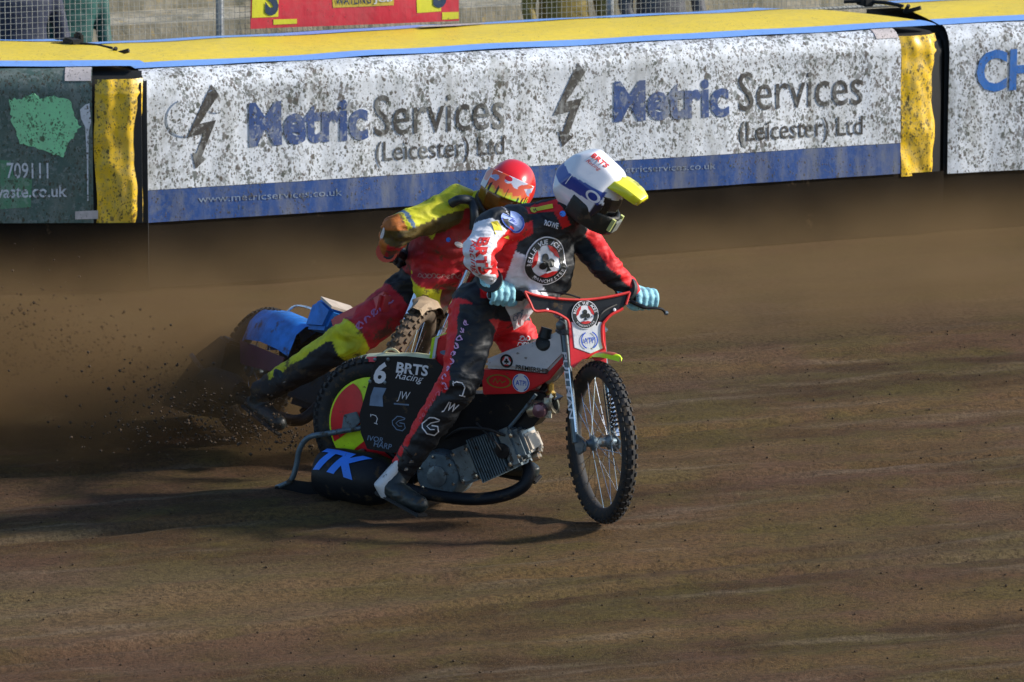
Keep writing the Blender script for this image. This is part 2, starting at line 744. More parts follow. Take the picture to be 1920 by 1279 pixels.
def build_panel(P, root, banner, zb, band=None, strap=True, front=None):
    s0, s1 = P.s0, P.s1
    b = MB()
    prof = [(0.03, 0.0), (0.03, P.H - P.RAD), (0.07, P.H - 0.06), (0.15, P.H - 0.03), (P.DEPTH - 0.03, P.H - 0.03), (P.DEPTH, 0.0)]
    e = 0.30 if strap else 0.0
    vs = [P.w(s0 - 0.045, w, z) for w, z in prof] + [P.w(s1 + e, w, z) for w, z in prof]
    k = len(prof)
    fs = [tuple(range(k)), tuple(range(2 * k - 1, k - 1, -1))] + [(i, (i + 1) % k, k + (i + 1) % k, k + i) for i in range(k)]
    b.add(vs, fs).build('foam_core', M_FOAM, root, bevel=0.03)
    P.sheet('banner', s0, s1, zb, HTOP - 0.01, 0.0, banner, root)
    if band:
        P.sheet('banner_band', s0, s1, band, zb - 0.002, 0.001, M_BAND, root)
        lo = band
    else:
        lo = zb
    P.sheet('skirt', s0 - 0.03, s1 + e, 0.0, lo - 0.003, -0.012, M_SKIRT, root)

    def top(wa, wb, dz, name, mat, ea=0.0, eb=0.0):
        def fn(u, v):
            t = (v - 0.1) / (P.DEPTH - 0.1)
            puff = 0.035 * math.sin(math.pi * min(1, max(0, t)))
            k = 0.008 * mnoise.noise((u * 2.1 + P.seed, v * 3, 4.4))
            cutb = 0.5 * max(0.0, v - P.RAD - 0.05) * e / 0.3
            u = s0 - 0.02 + (u - s0 + 0.02) * (s1 + e - cutb - s0) / (s1 + e - s0)
            return P.w(u, v, P.H + dz + puff + k - 0.05 * max(0, ea * (v - wa)))
        us, vs_ = lin(s0 - 0.02, s1 + e - 0.01, 80), lin(wa, wb, max(3, int((wb - wa) / 0.03)))
        A, F = grid(fn, us, vs_)
        return MB().add(A, F).build(name, mat, root, angle=180)
    top(P.RAD - 0.025, P.RAD + 0.12, 0.004, 'trim_strip', M_TRIM)
    top(P.RAD + 0.10, P.DEPTH - 0.13, 0.0, 'top_cover', M_YTOP)
    top(P.DEPTH - 0.16, P.DEPTH + 0.03, 0.005, 'trim_strip', M_TRIM)
    if strap:
        def fs_(u, v):
            p = P.face(s1 + 0.012 + u, v, 0.004)
            k = 0.022 * mnoise.noise((u * 8, v * 4, P.seed)) + 0.007 * mnoise.noise((u * 20, v * 12, P.seed))
            return p + P.n * (k - 0.02 - 0.05 * max(0, (u - 0.2) / 0.06)) + P.d * (0.014 * mnoise.noise((v * 3, P.seed, 1)))
        A, F = grid(fs_, lin(0, 0.262, 24), lin(lo - 0.02, HTOP - 0.11, 80))
        MB().add(A, F).build('end_strap', M_YSTRAP, root, angle=180)
        P.sheet('tape_patch', s1 - 0.15, s1 - 0.005, HTOP - 0.115, HTOP - 0.012, 0.004, M_PATCH, root)


def pbox(P, x0, y0, x1, y1):
    """pixel box on the panel face -> centre s, z, width, height"""
    a, b = P.sz(x0, y0), P.sz(x1, y1)
    return a, b


def panel_text(P, root, s, quad, mat, bold=0.0, name='lettering', off=0.004):
    """quad: left x, baseline y, right x, baseline y, top y at left"""
    (xl, yl, xr, yr, yt) = quad
    a, b, t = P.sz(xl, yl), P.sz(xr, yr), P.sz(xl, yt)
    v, f = text2d(s, bold)
    cap = 0.73
    lo, hi = v.min(0), v.max(0)
    w = b[0] - a[0]
    h = (t[1] - a[1]) / cap
    v = np.stack([(v[:, 0] - lo[0]) / (hi[0] - lo[0]), v[:, 1] * h], 1)
    v = np.stack([a[0] + v[:, 0] * w, a[1] + (b[1] - a[1]) * v[:, 0] + v[:, 1]], 1)
    return print2d(name, (v, f), lambda u, z: P.face(u, z, off), mat, root, cut=0.06)


def ragged(pts, amp, n=7):
    out = []
    for i, p in enumerate(pts):
        q = pts[(i + 1) % len(pts)]
        for k in range(n):
            t = k / n
            x, y = p[0] + (q[0] - p[0]) * t, p[1] + (q[1] - p[1]) * t
            out.append((x + amp * mnoise.noise((x * 0.23, y * 0.23, 1.0)), y + amp * mnoise.noise((x * 0.23, y * 0.23, 9.0))))
    return out


def panel_poly(P, root, pts, mat, name, off=0.004):
    q = [P.sz(*p) for p in pts]
    return print2d(name, poly2d(q), lambda u, z: P.face(u, z, off), mat, root, cut=0.06)


ZE = Panel.H - 0.04
# middle section
_pa, _pb = G(272, 148, ZE), G(1690, 70, ZE)
PM = Panel(_pa, _pb, 0.0, (_pb - _pa).length, 0.0)
fence_m = tag(empty('air_fence_section', PM.w(PM.L / 2, 0, 0)), 'long white mud-flecked air fence section with two lightning bolts and Metric Services lettering', 'air fence', 'inflatable air fence sections round the bend')
_zb, _zl = PM.sz(300, 356)[1], PM.sz(300, 417)[1]
build_panel(PM, fence_m, M_WHITE, _zb, _zl)
panel_text(PM, fence_m, 'Metric', (468, 272, 690, 257, 192), M_NAVY, 0.035)
panel_text(PM, fence_m, 'Services', (702, 255, 945, 240, 175), M_DARK, 0.0)
panel_text(PM, fence_m, '(Leicester) Ltd', (705, 302, 945, 288, 264), M_DARK, 0.004)
panel_text(PM, fence_m, 'Metric', (1152, 226, 1366, 214, 152), M_NAVY, 0.035)
panel_text(PM, fence_m, 'Services', (1385, 208, 1618, 195, 132), M_DARK, 0.0)
panel_text(PM, fence_m, '(Leicester) Ltd', (1385, 264, 1618, 252, 226), M_DARK, 0.004)
BOLT = [(396, 158), (350, 258), (382, 250), (368, 288), (360, 286), (367, 317), (387, 298), (379, 293), (405, 225), (374, 232), (410, 177)]
panel_poly(PM, fence_m, BOLT, M_DARK, 'lightning_bolt')
panel_poly(PM, fence_m, [(x + 688, y - 41) for x, y in BOLT], M_DARK, 'lightning_bolt')
for _x, _y, _r in ((344, 222, 34), (404, 190, 22)):
    _c, _e = PM.sz(_x, _y), PM.sz(_x + _r, _y)
    _v, _f = ring2d((_e[0] - _c[0]) * 0.93, _e[0] - _c[0], 30, 1.9, 5.2)
    print2d('orbit_ring', (_v + np.array(_c), _f), lambda u, z: PM.face(u, z, 0.003), M_FAINT, fence_m)
panel_text(PM, fence_m, 'www.metricservices.co.uk', (372, 380, 640, 366, 366), M_FAINT)

panel_text(PM, fence_m, 'www.metricservices.co.uk', (1100, 327, 1340, 316, 314), M_FAINT)


_v = [(PM.sz(x, y)[0], w_) for x, y, w_ in ((925, 60, 1.02), (985, 60, 0.98), (1040, 58, 1.05), (1060, 58, 1.14), (1000, 58, 1.20), (930, 60, 1.16))]
print2d('worn_patch', poly2d(_v), lambda s_, w_: PM.w(s_, w_, PM.H + 0.012 + 0.035 * math.sin(math.pi * (w_ - 0.1) / (PM.DEPTH - 0.1))), M_PATCH, fence_m, cut=0.06)

# left section, dark green
_pb = PM.w(-0.30, 0.035, 0)
_pa = _pb + (G(-420, 142, ZE) - G(198, 140, ZE))
PL = Panel(_pa, _pb, 0.0, (_pb - _pa).length, 4.0)
PL.H = 1.245
fence_l = tag(empty('air_fence_section', PL.w(PL.L / 2, 0, 0)), 'dark green air fence section with light green map shape and waste.co.uk lettering', 'air fence', 'inflatable air fence sections round the bend')
build_panel(PL, fence_l, M_GREEN, PL.sz(100, 418)[1], None)
panel_poly(PL, fence_l, ragged([(16, 187), (40, 184), (63, 176), (78, 184), (96, 180), (130, 186), (142, 221), (150, 237), (140, 253), (126, 271), (119, 294), (96, 287), (37, 268), (24, 231)], 5), M_LGREEN, 'green_print')
panel_poly(PL, fence_l, [(150, 205), (160, 196), (168, 193), (171, 228), (167, 245), (166, 300), (166, 376), (164, 376), (163, 300), (160, 238), (152, 222)], M_PRINTW, 'pale_crease', 0.006)
panel_text(PL, fence_l, '709111', (13, 334, 91, 334, 304), M_PRINTW, 0.01)
panel_text(PL, fence_l, 'waste.co.uk', (-16, 371, 126, 368, 348), M_PRINTW, 0.02)
panel_poly(PL, fence_l, [(0, 300), (20, 302), (26, 330), (60, 336), (58, 388), (0, 392)], fence_cloth('print_green_wash', (0.08, 0.26, 0.13), 0.6, 0.3), 'green_wash', 0.0025)
panel_poly(PL, fence_l, [(141, 396), (184, 394), (184, 410), (141, 411)], M_PATCH, 'tape_patch')

# right section
_pa, _pb = G(1780, 63, ZE), G(2300, 41, ZE)
PR = Panel(_pa, _pb, 0.0, (_pb - _pa).length, 9.0)
fence_r = tag(empty('air_fence_section', PR.w(PR.L / 2, 0, 0)), 'pale air fence section with large bright blue letters at right edge', 'air fence', 'inflatable air fence sections round the bend')
build_panel(PR, fence_r, M_WHITE, PR.sz(1850, 322)[1], None)
panel_text(PR, fence_r, 'CH', (1830, 170, 1945, 163, 94), M_CBLUE, 0.03)


# --- small ties in the gaps between the sections
def gap_tie(P, s, label):
    r = tag(empty('tie_clamp', P.w(s, 0.5, P.H)), label, 'clamp', 'black ties on top of the air fence joints')
    b = MB()
    b.tube(smooth_path([P.w(s - 0.10, 1.0, P.H + 0.05), P.w(s - 0.02, 0.9, P.H + 0.06), P.w(s + 0.08, 0.78, P.H + 0.06), P.w(s + 0.16, 0.70, P.H + 0.045)], 4), 0.012, 6)
    b.build('strap', M_FOAM, r)
    b = MB()
    b.box(P.w(s, 0.92, P.H + 0.06), P.d * 0.035, P.n * 0.08, V((0, 0, 0.028)))
    b.box(P.w(s + 0.05, 0.96, P.H + 0.07), P.d * 0.015, P.n * 0.05, V((0, 0, 0.045)))
    b.build('buckle', M_FOAM, r, bevel=0.01)
    b = MB()
    b.tube([P.w(s + 0.10, 0.54, P.H + 0.03), P.w(s + 0.11, 0.50, P.H + 0.075)], 0.012, 6)
    b.tube([P.w(s + 0.10, 0.54, P.H + 0.03), P.w(s + 0.18, 0.48, P.H + 0.06)], 0.014, 6)
    b.build('lever', M_FOAM, r)


gap_tie(PM, -0.10, 'black tie clamp on the yellow fence top beside the green section')
gap_tie(PR, -0.16, 'black tie clamp on the yellow fence top beside the blue letters')

# --- catch fence behind the air fence: posts, wires and rails
M_GALV = mk('galvanised', (0.42, 0.44, 0.46), 0.5, 0.7, var=0.3)
M_WIRE = mk('wire', (0.30, 0.31, 0.29), 0.6, 0.3)
M_POSTB = mk('post_timber', (0.42, 0.28, 0.15), 0.85, var=0.4)
CB = 1.62                                   # metres behind the air fence face


def catch_fence():
    r = tag(empty('catch_fence', PM.w(2, CB, 0)), 'wire mesh catch fence standing behind the yellow air fence tops', 'fence')

    def c(s, w, z):
        return PM.w(s, CB + w, z)
    b = MB()
    for k in range(330):
        s = -3.6 + k * 0.033
        x0, x1 = c(s, 0, 0.05), c(s, 0, 2.4)
        b.tube([x0, x1], 0.0016, 3)
    for k in range(70):
        z = 0.1 + k * 0.033
        b.tube([c(-3.6, 0, z), c(7.3, 0, z)], 0.0016, 3)
    b.build('wire_mesh', M_WIRE, r, kind='stuff')
    for s in (-1.32, 1.07, 3.6, 6.1):
        MB().tube([c(s, 0.03, 0), c(s, 0.03, 2.5)], 0.024, 10).build('post', M_GALV, r)
    for z, rad in ((1.02, 0.008), (1.16, 0.012), (2.45, 0.02)):
        MB().tube([c(-3.6, 0.012, z), c(7.3, 0.012, z)], rad, 6).build('rail', M_WIRE, r)
    MB().tube([c(-0.5, -0.02, 1.045), c(0.05, -0.02, 1.05)], 0.006, 6).build('turnbuckle', M_GALV, r)
    return c


CF = catch_fence()
# ------------------------------------------------------------------ behind the catch fence: hung banner, terrace
CFO = CF(0, -0.012, 0)


def qc(px, py, off=0.0):
    return on_plane(px, py, CFO + PM.n * off, PM.n)


M_HRED = fence_cloth('hung_red', (0.66, 0.03, 0.05), 0.25, 0, 0.5, 0.12, 2.0)
M_HYEL = fence_cloth('hung_yellow', (0.75, 0.70, 0.03), 0.25, 0, 0.5, 0.1, 6.0)
hung = tag(empty('hung_banner', qc(660, 60)), 'red and yellow advertising banner with dark letter S hung on the wire mesh', 'banner')


def hq_(name, pts, mat, off):
    vs = [qc(x, y, 0) for x, y in pts]
    cu = [((p - CFO).dot(PM.d), p.z) for p in vs]
    return print2d(name, poly2d(cu), lambda s, z: CFO + PM.d * s + V((0, 0, z)) + PM.n * (off + 0.02 * mnoise.noise((s * 2.6, z * 2, 8.0)) + 0.02), mat, hung, cut=0.08)


hq_('sheet', [(468, 54), (560, 50), (720, 44), (860, 39), (858, -70), (468, -60)], M_HRED, 0.0)
hq_('yellow_block', [(470, 33), (520, 31), (520, -55), (470, -55)], M_HYEL, 0.002)
hq_('yellow_block', [(780, 24), (826, 21), (826, -60), (776, -60)], M_HYEL, 0.002)
hq_('yellow_bar', [(511, 46), (555, 44), (555, 35), (511, 36)], M_HYEL, 0.002)
hq_('yellow_bar', [(828, 37), (859, 35), (859, 22), (828, 23)], M_HYEL, 0.002)
hq_('name_panel', [(622, 14), (735, 9), (735, -18), (620, -14)], fence_cloth('hung_ochre', (0.62, 0.45, 0.05), 0.3, 0, 0.5, 0.1), 0.002)
M_SNAVY = fence_cloth('hung_navy', (0.015, 0.04, 0.09), 0.15, 0, 0.5, 0.05)


def htext(s, x0, x1, yb, yt, mat, bold):
    a, b_, t = qc(x0, yb), qc(x1, yb), qc(x0, yt)
    v, f = fit(text2d(s, bold), (b_ - a).length, abs(t.z - a.z))
    o = (a + b_) / 2
    o.z = (a.z + t.z) / 2
    sc, oz = (o - CFO).dot(PM.d), o.z
    v = v + np.array([sc, oz])
    return print2d('lettering', (v, f), lambda s_, z: CFO + PM.d * s_ + V((0, 0, z)) + PM.n * (0.006 + 0.02 * mnoise.noise((s_ * 2.6, z * 2, 8.0)) + 0.02), mat, hung, cut=0.08)


htext('S', 494, 520, 29, -32, M_SNAVY, 0.05)
htext('S', 810, 836, 15, -46, M_SNAVY, 0.05)
htext('WATLING', 626, 692, 9, -8, M_SNAVY, 0.01)
htext('JCB', 697, 732, 7, -9, M_PRINTW, 0.02)


def terrace_material():
    M = Mat('terrace_concrete')
    a = M.noise(3.0, 5, 0.65)
    st = M.noise(5, 4, 0.6, vec=M.map((3.5, 1, 0.5)))
    c = M.mix(M.ramp(a, 0.35, 0.65), (0.23, 0.21, 0.15), (0.42, 0.38, 0.29))
    c = M.mix(M.ramp(st, 0.45, 0.7, 0, 0.7), c, (0.13, 0.13, 0.09))
    c = M.mix(M.ramp(M.noise(14, 4, 0.7), 0.58, 0.70, 0, 0.8), c, (0.50, 0.36, 0.14))
    M.set(Base_Color=c, Roughness=0.9)
    M.bump(M.noise(30, 5, 0.7), 0.4, 0.02)
    return M.m


def make_terrace():
    b = MB()
    y0 = CB + 1.6
    prof = [(y0, 0.0)]
    for k in range(6):
        prof += [(y0 + k * 0.75, 0.30 * (k + 1) + 0.38), (y0 + (k + 1) * 0.75, 0.30 * (k + 1) + 0.38)]
    prof += [(y0 + 6 * 0.75, 3.4), (y0 + 6.3 * 0.75, 3.4), (y0 + 6.3 * 0.75, 0.0)]
    vs = [PM.w(-9, w, z) for w, z in prof] + [PM.w(14, w, z) for w, z in prof]
    n = len(prof)
    b.add(vs, [(i, (i + 1) % n, n + (i + 1) % n, n + i) for i in range(n)] + [tuple(range(n)), tuple(range(2 * n - 1, n - 1, -1))])
    o = b.build('terrace', terrace_material(), smooth=False)
    tag(o, 'weathered concrete spectator terrace behind the catch fence', kind='structure')


make_terrace()
# ------------------------------------------------------------------ motorcycle materials
M_TYRE = mk('tyre_rubber', (0.018, 0.018, 0.019), 0.75, var=0.3, mud=0.45, mudscale=30, bump=0.4)
M_TYREB = mk('tyre_dusty', (0.12, 0.085, 0.055), 0.9, var=0.5, mud=0.5, mudscale=25, bump=0.5)
M_CHROME = mk('chrome', (0.78, 0.80, 0.82), 0.16, 1.0, var=0.15, bump=0.03, mud=0.25)
M_ALLOY = mk('cast_alloy', (0.20, 0.245, 0.275), 0.42, 0.7, var=0.35, bump=0.3, mud=0.42)
M_ALLOYD = mk('dull_alloy', (0.13, 0.18, 0.215), 0.5, 0.5, var=0.35, bump=0.3, mud=0.38)
M_BRASS = mk('brass', (0.62, 0.42, 0.12), 0.35, 0.9, mud=0.2)
M_FRAME = mk('frame_black', (0.010, 0.011, 0.014), 0.35, 0.2, spec=0.35, mud=0.15)
M_BLACKP = mk('black_plastic', (0.008, 0.010, 0.014), 0.42, spec=0.3, mud=0.22, mudscale=10, bump=0.1)
M_PIPE = mk('exhaust_black', (0.010, 0.012, 0.016), 0.5, 0.1, spec=0.3, mud=0.3)
M_RED = mk('red_vinyl', (0.70, 0.010, 0.018), 0.4, var=0.15, mud=0.12)
M_REDP = mk('red_piping', (0.75, 0.03, 0.025), 0.5, mud=0.05)
M_WHITEP = mk('white_vinyl', (0.72, 0.73, 0.76), 0.38, var=0.1, mud=0.18)
M_LIME = mk('lime_yellow', (0.62, 0.90, 0.015), 0.4, mud=0.08)
M_ORANGE = mk('orange_red', (0.85, 0.13, 0.05), 0.4)
M_PBLUE = mk('print_blue', (0.03, 0.10, 0.55), 0.5, var=0.1, bump=0)
M_TKBLUE = mk('print_sky_blue', (0.035, 0.22, 0.85), 0.45, var=0.1, bump=0, mud=0.1)
M_PWHITE = mk('print_white', (0.78, 0.78, 0.82), 0.5, var=0.1, bump=0, mud=0.08)
M_PGREY = mk('print_grey_blue', (0.16, 0.24, 0.36), 0.5, var=0.3, bump=0)
M_PBLACK = mk('print_black', (0.010, 0.014, 0.013), 0.5, bump=0)
M_PRED = mk('print_red', (0.65, 0.02, 0.02), 0.5, bump=0)
M_PYEL = mk('print_yellow', (0.75, 0.62, 0.03), 0.5, bump=0)
M_BLUEC = mk('blue_cover', (0.016, 0.20, 0.66), 0.6, var=0.4, mud=0.25, mudscale=9)
M_OCHRE = mk('mudguard_dusty', (0.34, 0.25, 0.16), 0.7, var=0.3, mud=0.2)
M_GRIP = mk('grip_rubber', (0.012, 0.012, 0.013), 0.7)


def wheel(root, name, c, ax, fwd, rad, tr, spokes=36, tyre=None, disc=None, knob=0.008, hubr=0.035):
    """tyre with tread blocks, rim, hub, laced spokes; ax = axle direction"""
    c, ax, fwd = V(c), V(ax).normalized(), V(fwd).normalized()
    w = empty(name, c, root)
    tyre = tyre or M_TYRE
    up = fwd.cross(ax).normalized()
    rm = rad - tr
    prof = [(rm + tr * math.cos(a), tr * 0.92 * math.sin(a)) for a in [2 * math.pi * k / 14 for k in range(15)]]
    MB().lathe(c, ax, prof, 64).build('tyre', tyre, w)
    b = MB()
    for i in range(52):
        for j, la in enumerate((-0.85, -0.30, 0.30, 0.85)):
            a = 2 * math.pi * (i + 0.5 * (j in (1, 2))) / 52
            d = fwd * math.cos(a) + up * math.sin(a)
            t = -fwd * math.sin(a) + up * math.cos(a)
            nn = d * math.cos(la) + ax * math.sin(la)
            s = ax * math.cos(la) - d * math.sin(la)
            p = c + d * rm + nn * tr
            b.box(p, t * 0.010, s * tr * 0.19, nn * knob)
    b.build('tread_blocks', tyre, w, smooth=False, kind='stuff')
    ri = rm - tr * 0.55
    MB().lathe(c, ax, [(ri + 0.016, -0.026), (ri + 0.020, -0.022), (ri, -0.014), (ri - 0.004, 0), (ri, 0.014), (ri + 0.020, 0.022), (ri + 0.016, 0.026), (ri + 0.016, -0.026)], 64).build('rim', M_CHROME, w)
    MB().lathe(c, ax, [(0.001, -0.075), (0.014, -0.07), (0.02, -0.05), (hubr, -0.045), (hubr, -0.035), (hubr * 0.6, -0.02), (hubr * 0.6, 0.02), (hubr, 0.035), (hubr, 0.045), (0.02, 0.05), (0.014, 0.07), (0.001, 0.075)], 20).build('hub', M_ALLOYD, w)
    me = None
    for i in range(spokes):
        a = 2 * math.pi * i / spokes
        sd = 1 if i % 2 else -1
        a2 = a + (0.55 if (i // 2) % 2 else -0.55)
        d0 = fwd * math.cos(a2) + up * math.sin(a2)
        d1 = fwd * math.cos(a) + up * math.sin(a)
        MB().tube([c + d0 * hubr * 0.9 + ax * 0.038 * sd, c + d1 * ri + ax * 0.006 * sd], 0.0017, 5).build('spoke', M_CHROME, w)
    return w


def club2d(s=1.0):
    """playing-card club"""
    ps = [disc2d(0.36, 20, 0, 0.42), disc2d(0.36, 20, -0.42, -0.18), disc2d(0.36, 20, 0.42, -0.18),
          poly2d([(-0.25, 0.3), (-0.3, -0.2), (0, -0.35), (0.3, -0.2), (0.25, 0.3)]),
          poly2d([(-0.09, -0.1), (-0.1, -0.5), (-0.28, -0.82), (0.28, -0.82), (0.1, -0.5), (0.09, -0.1)])]
    v, f = merge2d(ps)
    return v * s, f


def emblem(root, r, fnoff, name='emblem', cut=None, text=True):
    """round badge: white rim, black ring with lettering, white field, red corners, club. fnoff(offset) -> map"""
    e = print2d(name, disc2d(r, 56), fnoff(0.0010), M_PWHITE, root, cut)
    print2d('ring', ring2d(r * 0.66, r * 0.95, 56), fnoff(0.0018), M_PBLACK, e, cut)
    for k in range(3):
        a = math.pi / 2 + 2 * math.pi / 3 * (k + 0.5)
        n = 10
        pts = [(0.655 * r * math.cos(a + t), 0.655 * r * math.sin(a + t)) for t in lin(-0.66, 0.66, n)]
        pts += [(0.47 * r * math.cos(a + t), 0.47 * r * math.sin(a + t)) for t in lin(0.35, -0.35, 5)]
        print2d('red_corner', poly2d(pts), fnoff(0.0020), M_PRED, e, cut)
    print2d('club', club2d(r * 0.46), fnoff(0.0030), M_PBLACK, e, cut)
    if text:
        print2d('lettering', arc_text('BELLE VUE ACES', r * 0.80, r * 0.20, math.pi / 2, 2.9, 0.02), fnoff(0.0030), M_PWHITE, e, cut)
        print2d('lettering', arc_text('MANCHESTER', r * 0.80, r * 0.15, -math.pi / 2, 1.9, 0.0, True), fnoff(0.0030), M_PWHITE, e, cut)
    return e


def atpi(root, r, fnoff, disc=True, cut=None):
    if disc:
        e = print2d('sponsor_disc', disc2d(r, 36), fnoff(0.001), M_PWHITE, root, cut)
    else:
        e = root
    print2d('ring', merge2d([ring2d(r * 0.80, r * 0.93, 20, 2.0, 4.3), ring2d(r * 0.80, r * 0.93, 20, -1.15, 1.15)]), fnoff(0.002), M_PBLUE, e, cut)
    print2d('lettering', fit(text2d('ATPI', 0.015), r * 1.25, r * 0.55), fnoff(0.002), M_PBLUE, e, cut)


# ------------------------------------------------------------------ motorcycle A: red, white and black, in front
HA = R(24)
HS = R(69)
F2, L2 = V((math.cos(HS), -math.sin(HS), 0)), V((math.sin(HS), math.cos(HS), 0))
FA_, LA_ = V((math.cos(HA), -math.sin(HA), 0)), V((math.sin(HA), math.cos(HA), 0))
Z_ = V((0, 0, 1))
FCA = G(1127, 978)
RCA = FCA - F2 * 0.27 - FA_ * 1.0


def A(x, y, z):
    return RCA + FA_ * x + LA_ * y + Z_ * z


def qa(px, py, y0=0.0):
    return on_plane(px, py, RCA + LA_ * y0, LA_)


bikeA = tag(empty('speedway_motorcycle', A(0.6, 0, 0)), 'red, white and black speedway motorcycle numbered 6 in front, its front wheel turned to us', 'motorcycle', 'speedway motorcycles racing side by side')

# rear wheel with coloured disc
RR = 0.315
wr = wheel(bikeA, 'rear_wheel', A(0, 0, RR), LA_, FA_, RR, 0.05, 20)
_c = A(0, -0.045, RR)
dcv = MB().lathe(_c, -LA_, [(0.0005, 0.022), (0.08, 0.018), (0.225, 0.0), (0.225, -0.008), (0.0005, -0.006)], 48).build('wheel_disc', M_LIME, wr)
for k in range(3):
    a0 = R(118) + k * 2 * math.pi / 3
    pts = []
    for t in lin(0, 1, 14):
        pts.append((0.216 * math.cos(a0 + t * 1.5), 0.216 * math.sin(a0 + t * 1.5)))
    for t in lin(1, 0, 12):
        rr = 0.216 * (0.18 + 0.82 * (1 - t)) if t < 0.5 else 0.216 * (0.18 + 0.82 * (1 - t))
        pts.append((rr * math.cos(a0 - 0.25 * (1 - (2 * t - 1) ** 2) + t * 0.3), rr * math.sin(a0 - 0.25 * (1 - (2 * t - 1) ** 2) + t * 0.3)))

    def _fn(a, b):
        r = math.hypot(a, b)
        h = 0.022 - 0.004 * r / 0.08 if r < 0.08 else 0.018 * (0.225 - r) / 0.145
        return _c + FA_ * a + Z_ * b - LA_ * (h + 0.003)
    print2d('red_segment', poly2d(pts), _fn, M_RED, wr, cut=0.03)

# rear mudguard: narrow pointed blade
b = MB()
_t0, _t1 = qa(676, 667), qa(815, 672)
L_ = (_t1 - _t0)
for i, (t, wd, zz) in enumerate(((0, 0.004, -0.012), (0.12, 0.04, 0.0), (0.35, 0.075, 0.008), (0.7, 0.085, 0.010), (1.0, 0.085, 0.0))):
    p = _t0 + L_ * t + Z_ * zz
    row = [p - LA_ * wd - Z_ * 0.020, p - LA_ * wd * 0.75 + Z_ * 0.002, p + Z_ * 0.012, p + LA_ * wd * 0.75 + Z_ * 0.002, p + LA_ * wd - Z_ * 0.020]
    b.v += [tuple(q) for q in row]
    if i:
        o = (i - 1) * 5
        for k in range(4):
            b.f.append((o + k, o + k + 1, o + 6 + k, o + 5 + k))
            b.m.append(1 if k in (0, 3) and i > 1 else 0)
mg = b.build('rear_mudguard', [mk('guard_cream', (0.72, 0.70, 0.42), 0.4, mud=0.1), M_RED], bikeA)
MB().tube(smooth_path([qa(718, 664), qa(727, 656), qa(738, 655), qa(748, 662)], 3), 0.006, 6).build('guard_loop', mk('cream_tube', (0.75, 0.62, 0.35), 0.4), bikeA)

# side panel with lettering
YP = -0.175


def pa(px, py):
    return qa(px, py, YP)


pan = MB().slab([pa(*p) for p in ((706, 668), (762, 668), (816, 674), (842, 700), (846, 740), (816, 800), (770, 846), (734, 850), (688, 842), (676, 812), (674, 776), (690, 720))], -LA_, 0.006).build('side_panel', M_BLACKP, bikeA, bevel=0.002)


def pfn(px, py, off=0.002, skew=0.0, tilt=0.0):
    o = pa(px, py) - LA_ * off
    u = (FA_ * math.cos(tilt) + Z_ * math.sin(tilt))
    v = (Z_ * math.cos(tilt) - FA_ * math.sin(tilt)) + FA_ * skew
    return lambda a, b: o + u * a + v * b


def ptext(s, px, py, wpx, hpx, mat, bold=0.0, shear=0.0, tilt=0.0):
    k = 1 / 372.0
    return print2d('lettering', fit(text2d(s, bold, shear), wpx * k, hpx / 415.0), pfn(px, py, tilt=tilt), mat, pan)


ptext('6', 713, 699, 24, 42, M_PWHITE, 0.035, 0.25)
ptext('BRTS', 773, 692, 60, 21, M_PWHITE, 0.03, 0.12, R(-2))
ptext('Racing', 768, 709, 52, 18, M_PWHITE, 0.0, 0.45, R(-4))
ptext('JW', 757, 744, 26, 20, M_PWHITE, -0.005, 0.4)
print2d('underline', fit(poly2d([(-1, -0.1), (1, -0.1), (1, 0.1), (-1, 0.1)]), 28 / 372, 3 / 415), pfn(753, 758), M_PGREY, pan)
ptext('IVOR', 704, 823, 30, 10, M_PGREY, 0.01, 0.15, R(-4))
ptext('HARP', 718, 835, 34, 11, M_PGREY, 0.01, 0.15, R(-6))
print2d('logo_block', fit(poly2d([(0.2, 1), (1.3, 1), (0.95, 0.1), (1, -1), (-0.2, -1), (-0.1, 0)]), 32 / 372, 36 / 415), pfn(709, 744), M_PGREY, pan)


def hook2d(s):
    return merge2d([stroke2d([(-1.1 * s, 0.1 * s), (-0.7 * s, 0.55 * s), (0, 0.75 * s), (0.6 * s, 0.4 * s), (0.8 * s, -0.7 * s)], 0.16 * s),
                    stroke2d([(-1.15 * s, 0.45 * s), (-0.85 * s, -0.1 * s)], 0.12 * s), stroke2d([(0.4 * s, -0.8 * s), (1.2 * s, -0.6 * s)], 0.14 * s)])


def chev2d(s):
    """outlined folded-ribbon logo"""
    return merge2d([stroke2d([(0.9 * s, 0.7 * s), (0.3 * s, 0.9 * s), (-0.2 * s, 0.9 * s), (-0.9 * s, 0.25 * s), (-0.85 * s, -0.2 * s), (-0.3 * s, -0.8 * s), (0.5 * s, -0.9 * s), (0.9 * s, -0.5 * s), (0.75 * s, 0.05 * s), (0.1 * s, 0.1 * s)], 0.13 * s),
                    stroke2d([(0.85 * s, 0.6 * s), (0.0, 0.35 * s), (-0.4 * s, 0.0), (0.0, -0.35 * s), (0.45 * s, -0.3 * s)], 0.1 * s)])


print2d('logo', hook2d(0.022), pfn(702, 785, tilt=-0.5), M_PWHITE, pan)
print2d('logo', chev2d(0.036), pfn(748, 794), M_PGREY, pan)
for p in ((703, 674), (728, 674), (694, 715), (722, 717)):
    MB().lathe(pa(*p), -LA_, [(0.009, 0), (0.008, 0.004), (0.0005, 0.006)], 10).build('rivet', M_ALLOY, pan)

